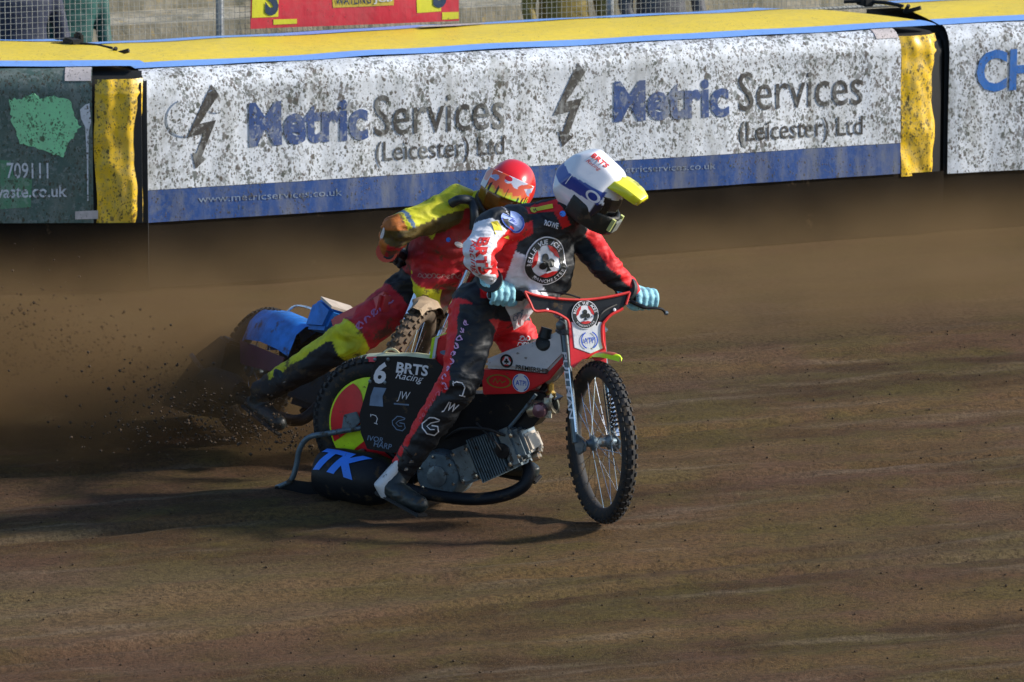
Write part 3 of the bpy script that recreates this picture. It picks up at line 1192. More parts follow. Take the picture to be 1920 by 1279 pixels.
# seat tail: red with white and yellow edge
b = MB()
b.slab([qa(818, 632, -0.07), qa(850, 628, -0.07), qa(862, 650, -0.07), qa(850, 690, -0.07), qa(820, 690, -0.07), qa(812, 655, -0.07)], -LA_, -0.0 + 0.14)
st = b.build('seat', M_RED, bikeA, bevel=0.012)
b = MB()
for k, (x0, m) in enumerate(((812, 0), (807, 1))):
    b.slab([qa(x0 + 3, 634, -0.076), qa(x0 + 9, 634, -0.076), qa(x0 + 3, 672, -0.076), qa(x0 - 2, 672, -0.076)], -LA_, 0.15, m)
b.build('seat_edge', [M_WHITEP, M_LIME], bikeA)
print2d('oval_badge', fit(disc2d(1, 24), 30 / 372, 10 / 415), frame(qa(840, 662, -0.0735), FA_, Z_ - FA_ * 0.15), M_PGREY, st)

# fuel tank
YT = -0.085


def qt(px, py):
    return qa(px, py, YT)


tank = MB().slab([qt(*p) for p in ((905, 676), (950, 658), (1003, 640), (1035, 626), (1060, 614), (1064, 662), (1026, 702), (960, 694), (905, 692))], -LA_, 0.17).build('fuel_tank', M_WHITEP, bikeA, bevel=0.018, angle=30)
low = MB().slab([qa(px, py, YT + 0.004) for px, py in ((902, 693), (960, 696), (1028, 703), (1062, 667), (1066, 668), (1030, 712), (982, 738), (905, 740))], -LA_, 0.162).build('tank_lower', M_RED, bikeA, bevel=0.008)
MB().slab([qa(px, py, YT + 0.012) for px, py in ((1061, 612), (1068, 612), (1070, 664), (1030, 704), (1026, 700), (1063, 660))], -LA_, 0.146).build('tank_edge', M_RED, bikeA)
cp = qt(1018, 643) + LA_ * 0.02
MB().lathe(cp - LA_ * 0.012, (-LA_ * 0.9 + Z_ * 0.45), [(0.036, -0.03), (0.038, 0.0), (0.034, 0.012), (0.02, 0.018), (0.0005, 0.018)], 24).build('filler_cap', M_PBLACK, bikeA)
MB().tube([cp + Z_ * 0.02 - LA_ * 0.01, cp + Z_ * 0.065 + FA_ * 0.01], [0.03, 0.026], 12).build('filler_neck', M_PBLACK, bikeA)


def tfn(px, py, y=YT - 0.0015, tilt=0.0, skew=0.0):
    o = qa(px, py, y)
    u, v = FA_ * math.cos(tilt) + Z_ * math.sin(tilt), Z_ * math.cos(tilt) - FA_ * math.sin(tilt) + FA_ * skew
    return lambda off: (lambda a, b: o + u * a + v * b - LA_ * off)


emblem(tank, 0.033, tfn(950, 677), 'emblem', None, False)
print2d('lettering', fit(text2d('PREMIERSHIP', 0.02), 58 / 372, 9 / 415), tfn(997, 692, tilt=R(-3))(0.002), M_PBLACK, tank)
atpi(low, 0.042, tfn(977, 718, YT + 0.0025))
print2d('yellow_logo', merge2d([fit(ring2d(0.85, 1.0, 24), 46 / 372, 26 / 415), stroke2d([(-0.03, -0.006), (-0.018, 0.012), (-0.008, -0.008), (0.004, 0.008), (0.014, -0.006), (0.032, 0.004)], 0.005)]), tfn(936, 715, YT + 0.0025)(0.001), mk('print_olive', (0.25, 0.2, 0.02), 0.5), low)

# frame tubes
def ap(*pts, y=0.0, n=5):
    return smooth_path([qa(px, py, y) for px, py in pts], n)


MB().tube(ap((1072, 640), (1040, 700), (980, 780), (930, 830), (860, 900)), 0.017, 10).build('down_tube', M_FRAME, bikeA)
MB().tube(ap((1066, 625), (1000, 690), (900, 720), (800, 720), (700, 790)), 0.015, 10).build('top_tube', M_FRAME, bikeA)
for s in (-0.07, 0.07):
    MB().tube(ap((682, 806), (760, 870), (860, 905), y=s), 0.013, 8).build('frame_stay', M_FRAME, bikeA)
MB().tube(ap((1005, 740), (965, 790), (940, 818), y=-0.09), 0.008, 8).build('fuel_line', M_ALLOYD, bikeA)
MB().slab([qa(px, py, -0.06) for px, py in ((845, 740), (1010, 735), (1040, 750), (1000, 800), (930, 830), (845, 900), (800, 890), (800, 800))], -LA_, 0.1).build('engine_plate', M_FRAME, bikeA)

# engine: crankcase, finned barrel, head
ec, eh = qa(835, 886, -0.04), qa(985, 828, -0.04)
ex = (eh - ec).normalized()
ez = (Z_ - ex * Z_.dot(ex)).normalized()
eng = empty('engine', ec, bikeA)
b = MB()
b.lathe(ec + LA_ * 0.10, -LA_, [(0.0005, 0.0), (0.10, 0.0), (0.115, 0.02), (0.115, 0.16), (0.10, 0.185), (0.06, 0.19), (0.0005, 0.19)], 32)
b.build('crankcase', M_ALLOYD, eng)
b = MB()
b.box(ec + ex * 0.15, ex * 0.055, ez * 0.085, LA_ * 0.085)
b.build('barrel_base', M_ALLOY, eng, bevel=0.012)
b = MB()
for k in range(12):
    t = 0.212 + k * 0.0125
    b.box(ec + ex * t, ex * 0.003, ez * (0.104 - 0.001 * k), LA_ * 0.105)
b.box(ec + ex * 0.28, ex * 0.08, ez * 0.06, LA_ * 0.07)
b.build('cooling_fins', M_ALLOYD, eng, bevel=0.001, kind='stuff')
b = MB()
b.box(ec + ex * 0.395, ex * 0.035, ez * 0.092, LA_ * 0.10)
b.box(ec + ex * 0.44, ex * 0.028, ez * 0.07, LA_ * 0.085)
b.build('cylinder_head', M_ALLOY, eng, bevel=0.014)
b = MB()
b.box(ec + ex * 0.462 - ez * 0.01, ex * 0.022, ez * 0.045, LA_ * 0.07)
b.build('rocker_cover', mk('pale_alloy', (0.42, 0.37, 0.31), 0.5, 0.4, mud=0.2), eng, bevel=0.012)
MB().lathe(ec + ex * 0.36 - LA_ * 0.106, -LA_, [(0.0005, 0.006), (0.034, 0.004), (0.036, 0.0)], 20).build('ignition_cap', M_FRAME, eng)
b = MB()
for d in (-0.03, 0.02, 0.05):
    b.lathe(ec + ex * 0.47 - ez * (0.07 - d * 0.4) + LA_ * d * 0.6, ex, [(0.018, -0.02), (0.018, 0.012), (0.009, 0.02), (0.0005, 0.02)], 8)
b.build('exhaust_nuts', mk('peach_metal', (0.72, 0.52, 0.34), 0.35, 0.7), eng)
for t_, u_ in ((0.115, 0.065), (0.115, -0.065), (0.185, 0.065), (0.185, -0.065), (0.375, 0.075), (0.375, -0.07), (0.43, 0.05), (0.43, -0.05)):
    MB().lathe(ec + ex * t_ + ez * u_ - LA_ * (0.085 if t_ < 0.3 else 0.10), -LA_, [(0.010, 0), (0.010, 0.008), (0.0005, 0.009)], 6).build('bolt', M_CHROME, eng)
for k_ in range(6):
    a_ = k_ * math.pi / 3 + 0.3
    MB().lathe(ec + (ex * math.cos(a_) + ez * math.sin(a_)) * 0.088 - LA_ * 0.088, -LA_, [(0.008, 0), (0.008, 0.008), (0.0005, 0.009)], 6).build('bolt', M_CHROME, eng)
MB().lathe(ec - LA_ * 0.089, -LA_, [(0.05, 0), (0.048, 0.008), (0.03, 0.012), (0.0005, 0.012)], 20).build('clutch_cap', M_ALLOY, eng)
MB().tube(smooth_path([ec + ex * 0.40 - LA_ * 0.1 + ez * 0.06, ec + ex * 0.34 - LA_ * 0.14 + ez * 0.12, ec + ex * 0.2 - LA_ * 0.1 + ez * 0.16, ec + ex * 0.05 + ez * 0.14], 5), 0.007, 7).build('oil_hose', M_GRIP, eng)
MB().tube(smooth_path([ec + ex * 0.36 - LA_ * 0.112, ec + ex * 0.37 - LA_ * 0.16 + ez * 0.05, ec + ex * 0.30 - LA_ * 0.12 + ez * 0.16], 5), 0.005, 7).build('plug_lead', M_GRIP, eng)
# carburettor cluster above the head
cbc = qa(1030, 762, 0.0)
b = MB()
b.lathe(cbc - LA_ * 0.05 + Z_ * 0.01, (FA_ * 0.9 + Z_ * 0.3), [(0.0005, -0.08), (0.035, -0.08), (0.04, -0.03), (0.03, 0.0), (0.045, 0.03), (0.048, 0.05), (0.03, 0.052), (0.028, 0.03)], 20)
b.build('carburettor', mk('carb_alloy', (0.5, 0.46, 0.36), 0.35, 0.8, mud=0.2), bikeA)
b = MB()
b.lathe(cbc + Z_ * 0.06 - LA_ * 0.03 + FA_ * 0.02, Z_, [(0.0005, -0.03), (0.022, -0.03), (0.024, 0.01), (0.015, 0.02), (0.015, 0.05), (0.0005, 0.05)], 12)
b.build('carburettor_top', M_BRASS, bikeA)
b = MB()
b.lathe(qa(1040, 700, -0.04), (FA_ * 0.7 + Z_ * 0.7), [(0.0005, -0.06), (0.02, -0.055), (0.03, -0.02), (0.028, 0.03), (0.015, 0.06), (0.0005, 0.062)], 14)
b.build('ignition_coil', mk('steel_grey', (0.5, 0.5, 0.48), 0.3, 0.9, mud=0.2), bikeA)
b = MB()
b.box(cbc - LA_ * 0.085 + FA_ * 0.03 + Z_ * 0.01, FA_ * 0.018, Z_ * 0.045, LA_ * 0.003)
b.build('maker_label', mk('label_pale', (0.6, 0.56, 0.42), 0.5, mud=0.15), bikeA)
MB().lathe(qa(1012, 770, -0.10), -LA_, [(0.0005, 0.02), (0.03, 0.015), (0.035, 0.0), (0.035, -0.06)], 16).build('float_bowl', mk('purple_metal', (0.22, 0.12, 0.16), 0.3, 0.7), bikeA)

# exhaust and silencer
b = MB()
b.tube(smooth_path([qa(982, 862, -0.02), qa(992, 885, -0.05), qa(980, 912, -0.08), qa(940, 930, -0.10), qa(880, 936, -0.12), qa(800, 926, -0.13), qa(720, 905, -0.14)], 6), 0.029, 12)
b.build('exhaust_pipe', M_PIPE, bikeA)
s0, s1 = qa(596, 884, -0.15), qa(735, 904, -0.15)
sx = (s1 - s0).normalized()
sl = (s1 - s0).length
sil = MB().lathe(s0, sx, [(0.0005, 0.0), (0.03, 0.0), (0.034, -0.01), (0.036, 0.0), (0.095, 0.012), (0.115, 0.05), (0.122, 0.12), (0.122, sl - 0.1), (0.105, sl - 0.03), (0.05, sl + 0.02), (0.0005, sl + 0.02)], 36).build('silencer', M_PIPE, bikeA)
_bv = None


def bvh_of(*objs):
    vs, fs = [], []
    for o in objs:
        w = wloc(o)
        k = len(vs)
        vs += [V(v.co) + w for v in o.data.vertices]
        fs += [[i + k for i in p.vertices] for p in o.data.polygons]
    return BVHTree.FromPolygons(vs, fs)


_bv = bvh_of(sil)
_tk = merge2d([place2d(fit(text2d('TK', 0.05, 0.4), 0.26, 0.125), 0, 0)])
_o = (s0 + s1) / 2 - LA_ * 0.1 + Z_ * 0.09 - sx * 0.02
_up = (Z_ * 0.75 + LA_ * 0.65)
print2d('lettering', _tk, draped(_bv, _o, (sx - Z_ * 0.18), _up, 0.004), M_TKBLUE, sil, cut=0.015)

# rear loop and mud flap
b = MB()
b.tube(smooth_path([qa(524, 912, -0.1), qa(546, 900, -0.1), qa(556, 872, -0.1), qa(562, 842, -0.1), qa(580, 820, -0.1), qa(620, 812, -0.1), qa(690, 800, -0.08)], 5), [0.010] * 4 + [0.013] * 27, 10)
b.build('rear_loop', M_ALLOYD, bikeA)
MB().slab([qa(516, 913, -0.1), qa(552, 900, -0.1), qa(590, 905, -0.1), qa(640, 925, -0.1), qa(600, 934, -0.1), qa(540, 916, -0.1)], V((0.1, -0.3, 1)), 0.01).build('deflector_flap', M_BLACKP, bikeA)
MB().tube([qa(516, 912, -0.1), qa(549, 901, -0.1)], [0.004, 0.011], 8).build('flap_edge', M_ALLOY, bikeA)
MB().slab([qa(644, 778, -0.1), qa(668, 772, -0.1), qa(676, 790, -0.1), qa(656, 812, -0.1), qa(640, 806, -0.1)], -LA_, 0.01).build('axle_bracket', M_ALLOYD, bikeA, bevel=0.003)
MB().lathe(qa(675, 852, -0.09), -LA_, [(0.0005, 0.01), (0.018, 0.008), (0.022, 0.0), (0.022, -0.03)], 12).build('axle_nut', M_ALLOY, bikeA)

# ---- front end, steered towards us
RF = 0.36
CA = FCA + Z_ * RF
wheel(bikeA, 'front_wheel', CA, L2, F2, RF, 0.035, 36, knob=0.005)
RAKE = R(17)
DU = (Z_ * math.cos(RAKE) - F2 * math.sin(RAKE))
DN = (F2 * math.cos(RAKE) + Z_ * math.sin(RAKE))
for s in (-1, 1):
    p0 = CA - F2 * 0.085 + L2 * 0.088 * s - Z_ * 0.01
    fk = MB().tube([p0, p0 + DU * 0.56], [0.017, 0.019], 14).build('fork_leg', mk('fork_dark_%d' % (s + 1), (0.10, 0.13, 0.15), 0.35, 0.5, mud=0.2), bikeA)
    if s < 0:
        print2d('lettering', place2d(fit(text2d('PULLMAN', 0.02), 0.30, 0.022), 0, 0), frame(p0 + DU * 0.26 + F2 * 0.0145 - L2 * 0.0145, -DU, (L2 + F2).normalized()), M_PWHITE, fk)
    MB().slab([p0 + V(q) for q in ((DU * 0.05 - F2 * 0.025), (DU * 0.035 + F2 * 0.05), (F2 * 0.105 + Z_ * 0.015), (F2 * 0.10 - Z_ * 0.02), (-DU * 0.055 + F2 * 0.01), (-DU * 0.04 - F2 * 0.02))], L2 * s, 0.012).build('fork_link', M_ALLOYD, bikeA, bevel=0.003)
    MB().tube([p0 + DU * 0.42 - F2 * 0.03, p0 - F2 * 0.02 + DU * 0.02], 0.007, 8).build('link_strut', M_ALLOY, bikeA)
    # spring unit
    MB().tube([p0 + DU * 0.05 + F2 * 0.018, p0 + DU * 0.34 + F2 * 0.018], 0.006, 8).build('fork_stay', M_CHROME, bikeA)
    if s < 0:
        continue
    q0, q1 = p0 + F2 * 0.075 + DU * 0.03, p0 + F2 * 0.03 + DU * 0.30
    MB().tube([q0, q1], 0.009, 8).build('damper_rod', M_CHROME, bikeA)
    hel = []
    for k in range(97):
        t = k / 96
        a = t * 2 * math.pi * 9
        ax = (q1 - q0).normalized()
        x = L2
        y = ax.cross(x).normalized()
        hel.append(q0.lerp(q1, 0.1 + 0.62 * t) + x * 0.021 * math.cos(a) + y * 0.021 * math.sin(a))
    MB().tube(hel, 0.0045, 6).build('spring', M_FRAME, bikeA)
    MB().tube([p0 + DU * 0.30 + F2 * 0.02, p0 + DU * 0.30 - L2 * s * 0.0 + F2 * 0.05], 0.012, 8).build('spring_mount', M_CHROME, bikeA)
pt = CA - F2 * 0.085 - Z_ * 0.01
for t in (0.50, 0.57):
    MB().box(pt + DU * t - F2 * 0.01, L2 * 0.115, F2 * 0.035, DU * 0.011).build('fork_clamp', M_ALLOYD, bikeA, bevel=0.006)
MB().tube([pt + DU * 0.44 - F2 * 0.035, pt + DU * 0.60 - F2 * 0.035], 0.024, 12).build('steering_head', M_FRAME, bikeA)
MB().lathe(pt + DU * 0.53 - L2 * 0.105 + F2 * 0.01, (F2 - L2 * 0.5), [(0.022, -0.02), (0.022, 0.006), (0.012, 0.012), (0.0005, 0.012)], 12).build('clamp_bolt', M_ALLOY, bikeA)

# handlebar
HC = CA - F2 * 0.27 + Z_ * 0.60
HRa, HLa = U(938, 553, 24.13), U(1209, 562, 24.37)
hb = (HLa - HRa).normalized()
hm = (HRa + HLa) / 2
bar = [HRa - hb * 0.05, HRa, HRa + hb * 0.10, hm - hb * 0.13 - Z_ * 0.02, hm - Z_ * 0.03, hm + hb * 0.13 - Z_ * 0.02, HLa - hb * 0.10, HLa, HLa + hb * 0.05]
MB().tube(smooth_path(bar, 4), 0.0115, 10).build('handlebar', M_FRAME, bikeA)
for p, s in ((HRa, -1), (HLa, 1)):
    MB().tube([p - hb * s * 0.07, p + hb * s * 0.055], [0.017, 0.016], 12).build('grip', M_GRIP, bikeA)
MB().box(HRa + hb * 0.085, hb * 0.02, Z_ * 0.022, F2 * 0.025).build('throttle_housing', M_FRAME, bikeA, bevel=0.006)
lev = [HLa - hb * 0.09 + F2 * 0.03, HLa - hb * 0.03 + F2 * 0.06 - Z_ * 0.025, HLa + hb * 0.05 + F2 * 0.06 - Z_ * 0.03, U(1248, 587, 24.36)]
MB().tube(smooth_path(lev, 5), [0.010] * 6 + [0.006] * 9 + [0.009], 8).build('clutch_lever', M_FRAME, bikeA)
MB().lathe(U(1249, 587, 24.36), hb, [(0.0005, -0.012), (0.010, -0.006), (0.010, 0.006), (0.0005, 0.012)], 8).build('lever_ball', M_ALLOY, bikeA)
MB().tube(smooth_path([HRa + hb * 0.08 + F2 * 0.02, U(1010, 546, 24.15), U(1060, 551, 24.1), U(1088, 559, 24.1)], 6), 0.004, 6).build('throttle_cable', M_GRIP, bikeA)
MB().tube(smooth_path([HLa - hb * 0.08 + F2 * 0.03, U(1150, 574, 24.18), U(1128, 588, 24.1), U(1118, 610, 24.1)], 6), 0.004, 6).build('clutch_cable', M_GRIP, bikeA)

# front cover between the bars, with plate
PN = (F2 * math.cos(R(12)) + Z_ * math.sin(R(12)))
PO = hm + F2 * 0.11


def qf(px, py, off=0.0):
    return on_plane(px, py, PO + PN * off, PN)


COVT = [(984, 547), (1010, 555), (1055, 561), (1100, 562), (1145, 556), (1181, 548)]
COVB = [(1174, 571), (1160, 583), (1146, 590), (1136, 600), (1129, 612), (1070, 610), (1062, 598), (1045, 588), (1025, 583), (1003, 583), (994, 567)]
cov = MB().slab([qf(*p) for p in COVT + COVB], PN, 0.008).build('bar_cover', M_BLACKP, bikeA)
pl = MB().slab([qf(*p, off=0.004) for p in ((1072, 604), (1129, 604), (1133, 652), (1107, 663), (1077, 652))], PN, 0.006).build('front_plate', M_WHITEP, bikeA, bevel=0.0015)
MB().slab([qf(*p, off=0.001) for p in ((1066, 603), (1134, 603), (1138, 684), (1128, 690), (1112, 672), (1092, 674), (1076, 690), (1070, 686))], PN, 0.006).build('plate_surround', M_RED, bikeA, bevel=0.0015)
for seg in ([(984, 547)] + COVT[1:], [(1181, 548), (1174, 571)], [(1168, 578), (1160, 583), (1146, 590), (1136, 600), (1129, 612), (1130, 640), (1134, 655)],
            [(1068, 615), (1066, 604), (1062, 598), (1045, 588), (1025, 583), (1003, 583), (994, 567), (984, 547)]):
    MB().tube(smooth_path([qf(*p, off=0.006) for p in seg], 4), 0.0065, 6).build('piping', M_REDP, bikeA)
fu = L2 - PN * L2.dot(PN)
fu.normalize()
fv = PN.cross(fu)
if fv.z < 0:
    fv = -fv
emblem(cov, 0.064, lambda off: (lambda a, b, o=qf(1097, 590, 0.008): o + fu * a + fv * b + PN * off))
atpi(pl, 0.044, lambda off: (lambda a, b, o=qf(1105, 638, 0.006): o + fu * a + fv * b + PN * off), disc=False)
for p in ((1026, 581), (1152, 581)):
    MB().lathe(qf(*p, off=0.003), PN, [(0.008, 0), (0.007, 0.004), (0.0005, 0.006)], 10).build('rivet', M_PWHITE, cov)

# front mudguard blade
g0, g1 = CA + Z_ * (RF + 0.02) - F2 * 0.10, CA + Z_ * (RF + 0.045) + F2 * 0.11 + L2 * 0.045
b = MB()
rows = []
for i, (t, wd, zz) in enumerate(((0, 0.04, -0.012), (0.3, 0.045, 0.010), (0.6, 0.045, 0.012), (0.85, 0.030, 0.004), (1.0, 0.005, -0.008))):
    p = g0.lerp(g1, t) + Z_ * zz
    b.v += [tuple(q) for q in (p - L2 * wd - Z_ * 0.016, p - L2 * wd * 0.6, p + Z_ * 0.006, p + L2 * wd * 0.6, p + L2 * wd - Z_ * 0.016)]
    if i:
        o = (i - 1) * 5
        for k in range(4):
            b.f.append((o + k, o + k + 1, o + 6 + k, o + 5 + k))
            b.m.append(1 if i in (2, 3) and k in (1, 2) else 0)
b.build('front_mudguard', [M_LIME, mk('guard_red', (0.45, 0.10, 0.05), 0.45)], bikeA)

# ------------------------------------------------------------------ motorcycle B: blue, behind, banked over
HB, LEAN = R(58), R(20)
FB, LBh = V((math.cos(HB), -math.sin(HB), 0)), V((math.sin(HB), math.cos(HB), 0))
UB = Z_ * math.cos(LEAN) + LBh * math.sin(LEAN)
LB = LBh * math.cos(LEAN) - Z_ * math.sin(LEAN)
CFB = U(738, 730, 25.1)
_k = RF / 1.0
FCB = CFB - UB * (CFB.z / UB.z)
RCB = FCB - FB * 1.22


def B(x, y, z):
    return RCB + FB * x + LB * y + UB * z


def qb(px, py, y0=0.0):
    return on_plane(px, py, RCB + LB * y0, LB)


bikeB = tag(empty('speedway_motorcycle', (RCB + FCB) / 2), 'blue and black speedway motorcycle behind, banked over with a dusty front tyre', 'motorcycle', 'speedway motorcycles racing side by side')
wheel(bikeB, 'rear_wheel', B(0, 0, 0.315), LB, FB, 0.315, 0.05, 20)
HS2 = R(104)
F3h = V((math.cos(HS2), -math.sin(HS2), 0))
F3 = (F3h - LB * 0.0).normalized()
L3h = V((math.sin(HS2), math.cos(HS2), 0))
U3 = (Z_ * math.cos(LEAN) + L3h * math.sin(LEAN)).normalized()
L3 = (L3h * math.cos(LEAN) - Z_ * math.sin(LEAN)).normalized()
rfb = CFB.z / U3.z
wheel(bikeB, 'front_wheel', CFB, L3, F3, rfb, 0.042, 36, M_TYREB)
DU3 = (U3 * math.cos(RAKE) - F3 * math.sin(RAKE))
for s in (-1, 1):
    p0 = CFB - F3 * 0.085 + L3 * 0.088 * s
    MB().tube([p0, p0 + DU3 * 0.62], [0.017, 0.019], 10).build('fork_leg', M_CHROME, bikeB)
    MB().slab([p0 + DU3 * 0.05 - F3 * 0.02, p0 + DU3 * 0.03 + F3 * 0.05, p0 + F3 * 0.105, p0 - DU3 * 0.05], L3 * s, 0.012).build('fork_link', M_ALLOYD, bikeB)
b = MB()
aa = lin(R(72), R(150), 10)
for i, a in enumerate(aa):
    d = F3 * math.cos(a) + U3 * math.sin(a)
    c_ = CFB + d * (rfb + 0.025)
    wd = 0.06 if 1 < i < 9 else 0.035
    b.v += [tuple(q) for q in (c_ - L3 * wd - d * 0.02, c_ - L3 * wd * 0.5 + d * 0.004, c_ + L3 * wd * 0.5 + d * 0.004, c_ + L3 * wd - d * 0.02)]
    if i:
        o = (i - 1) * 4
        b.f += [(o + k, o + k + 1, o + 5 + k, o + 4 + k) for k in range(3)]
        b.m += [0] * 3
b.build('front_mudguard', M_OCHRE, bikeB)
hmB = CFB - F3 * 0.27 + DU3 * 0.60
HRb, HLb = hmB - L3 * 0.29 - U3 * 0.09, hmB + L3 * 0.30 - U3 * 0.05
MB().tube(smooth_path([HRb - L3 * 0.05, HRb, hmB - L3 * 0.13 - U3 * 0.03, hmB + L3 * 0.13 - U3 * 0.03, HLb, HLb + L3 * 0.05], 4), 0.0115, 8).build('handlebar', M_FRAME, bikeB)
for p, s in ((HRb, -1), (HLb, 1)):
    MB().tube([p - L3 * s * 0.07, p + L3 * s * 0.055], 0.017, 10).build('grip', M_GRIP, bikeB)
b = MB()
b.slab([hmB + F3 * 0.04 + L3 * x + DU3 * z for x, z in ((-0.26, 0.05), (0, 0.0), (0.26, 0.05), (0.24, -0.08), (0.08, -0.14), (0.07, -0.34), (-0.07, -0.34), (-0.08, -0.14), (-0.24, -0.08))], F3, 0.008)
b.build('bar_cover', mk('cover_brown', (0.05, 0.035, 0.02), 0.6, mud=0.4), bikeB)
MB().slab([hmB + F3 * 0.05 + L3 * x + DU3 * z for x, z in ((0.05, -0.20), (0.16, -0.20), (0.13, -0.34), (0.09, -0.42))], F3, 0.006).build('red_flap', M_ORANGE, bikeB)
# rear cover (blue), seat, tail
b = MB()
prof = [(-0.10, 0.0, 0.045), (-0.02, 0.02, 0.075), (0.14, 0.03, 0.09), (0.30, 0.02, 0.09), (0.42, 0.0, 0.085)]
for i, (x, dz, wd) in enumerate(prof):
    zt = 0.60 + dz
    row = [(x, -wd - 0.03, zt - 0.17), (x, -wd - 0.02, zt - 0.06), (x, -wd * 0.8, zt - 0.01), (x, 0, zt + 0.01), (x, wd * 0.8, zt - 0.01), (x, wd + 0.02, zt - 0.06), (x, wd + 0.03, zt - 0.17)]
    b.v += [tuple(B(*q)) for q in row]
    if i:
        o = (i - 1) * 7
        b.f += [(o + k, o + k + 1, o + 8 + k, o + 7 + k) for k in range(6)]
        b.m += [0] * 6
b.build('rear_cover', M_BLUEC, bikeB, angle=60)
b = MB()
b.slab([B(x, -0.085, z) for x, z in ((0.42, 0.58), (0.60, 0.60), (0.63, 0.71), (0.50, 0.745), (0.43, 0.71))], -LB, 0.17)
b.build('seat', M_BLUEC, bikeB, bevel=0.02)
MB().slab([B(x, y, 0.749 - 0.25 * (x - 0.5)) for x, y in ((0.50, -0.085), (0.62, -0.085), (0.62, 0.085), (0.50, 0.085))], UB, 0.012).build('seat_pad', mk('pad_cream', (0.5, 0.42, 0.34), 0.6), bikeB)
MB().slab([B(x, -0.135, z) for x, z in ((-0.02, 0.44), (0.42, 0.42), (0.42, 0.34), (0.05, 0.33))], -LB, 0.006).build('side_stripe', mk('dark_maroon', (0.09, 0.012, 0.03), 0.5, mud=0.2), bikeB)
MB().tube(smooth_path([B(-0.08, 0.1, 0.62), B(0.0, 0.1, 0.675), B(0.16, 0.1, 0.68), B(0.26, 0.1, 0.65)], 4), 0.007, 6).build('guard_loop', M_CHROME, bikeB)
# engine, frame and exhaust
MB().tube([B(1.0, 0, 0.80), B(0.82, 0, 0.45), B(0.5, 0, 0.2)], 0.016, 8).build('down_tube', M_FRAME, bikeB)
MB().tube([B(1.0, 0, 0.84), B(0.55, 0, 0.66), B(0.0, 0.06, 0.315)], 0.015, 8).build('top_tube', M_FRAME, bikeB)
MB().box(B(0.62, 0, 0.32), FB * 0.17, LB * 0.09, UB * 0.10).build('engine', M_PIPE, bikeB, bevel=0.03)
MB().slab([B(x, -0.09, z) for x, z in ((0.62, 0.66), (1.02, 0.86), (1.04, 0.74), (0.74, 0.56))], -LB, 0.18).build('fuel_tank', mk('tank_red', (0.5, 0.02, 0.02), 0.4, mud=0.2), bikeB, bevel=0.02)
MB().tube(smooth_path([B(0.76, -0.05, 0.3), B(0.7, -0.12, 0.16), B(0.4, -0.14, 0.15), B(0.1, -0.15, 0.18)], 5), 0.028, 10).build('exhaust_pipe', M_PIPE, bikeB)
MB().lathe(B(-0.20, -0.15, 0.20), FB, [(0.0005, 0), (0.06, 0.01), (0.08, 0.06), (0.08, 0.26), (0.05, 0.36), (0.0005, 0.36)], 24).build('silencer', M_PIPE, bikeB)
b = MB()
b.slab([B(x, -0.12, z) for x, z in ((-0.40, 0.33), (-0.24, 0.44), (-0.14, 0.42), (-0.12, 0.20), (-0.2, 0.06), (-0.50, 0.03), (-0.62, 0.02))], -LB, 0.22)
b.build('dirt_deflector', M_BLACKP, bikeB, bevel=0.015)
MB().tube([B(-0.42, -0.135, 0.30), B(-0.20, -0.135, 0.22)], 0.012, 8).build('deflector_bar', M_ALLOY, bikeB)
# ------------------------------------------------------------------ riders
def closed_loft(b, secs, n=18):
    """secs: (centre, axis a, half a, axis b, half b)"""
    vs, fs = [], []
    for c, a, ha, d, hd in secs:
        for k in range(n):
            t = 2 * math.pi * k / n
            ct, st = math.cos(t), math.sin(t)
            q = 0.8
            vs.append(V(c) + V(a) * ha * math.copysign(abs(ct) ** q, ct) + V(d) * hd * math.copysign(abs(st) ** q, st))
    m = len(secs)
    for i in range(m - 1):
        for k in range(n):
            fs.append((i * n + k, i * n + (k + 1) % n, (i + 1) * n + (k + 1) % n, (i + 1) * n + k))
    fs.append(tuple(range(n))[::-1])
    fs.append(tuple((m - 1) * n + k for k in range(n)))
    b.add(vs, fs)


def ball(b, c, r, sx=None, n=12):
    """ellipsoid: sx = [(axis, radius) * 3] or sphere"""
    ax = sx or [(V((1, 0, 0)), r), (V((0, 1, 0)), r), (V((0, 0, 1)), r)]
    vs, fs = [], []
    for j in range(n + 1):
        ph = math.pi * j / n
        for k in range(2 * n):
            th = math.pi * k / n
            p = V(c) + V(ax[0][0]) * ax[0][1] * math.sin(ph) * math.cos(th) + V(ax[1][0]) * ax[1][1] * math.sin(ph) * math.sin(th) + V(ax[2][0]) * ax[2][1] * math.cos(ph)
            vs.append(p)
    for j in range(n):
        for k in range(2 * n):
            fs.append((j * 2 * n + k, j * 2 * n + (k + 1) % (2 * n), (j + 1) * 2 * n + (k + 1) % (2 * n), (j + 1) * 2 * n + k))
    b.add(vs, fs)


def limb(b, pts, rads, n=14):
    """tapered limb with round joints"""
    P = smooth_path(pts, 1)
    for i in range(len(pts) - 1):
        b.tube([pts[i], V(pts[i]).lerp(V(pts[i + 1]), 0.5), pts[i + 1]], [rads[i], (rads[i] + rads[i + 1]) / 2, rads[i + 1]], n)
    for p, r in zip(pts, rads):
        ball(b, p, r, n=8)


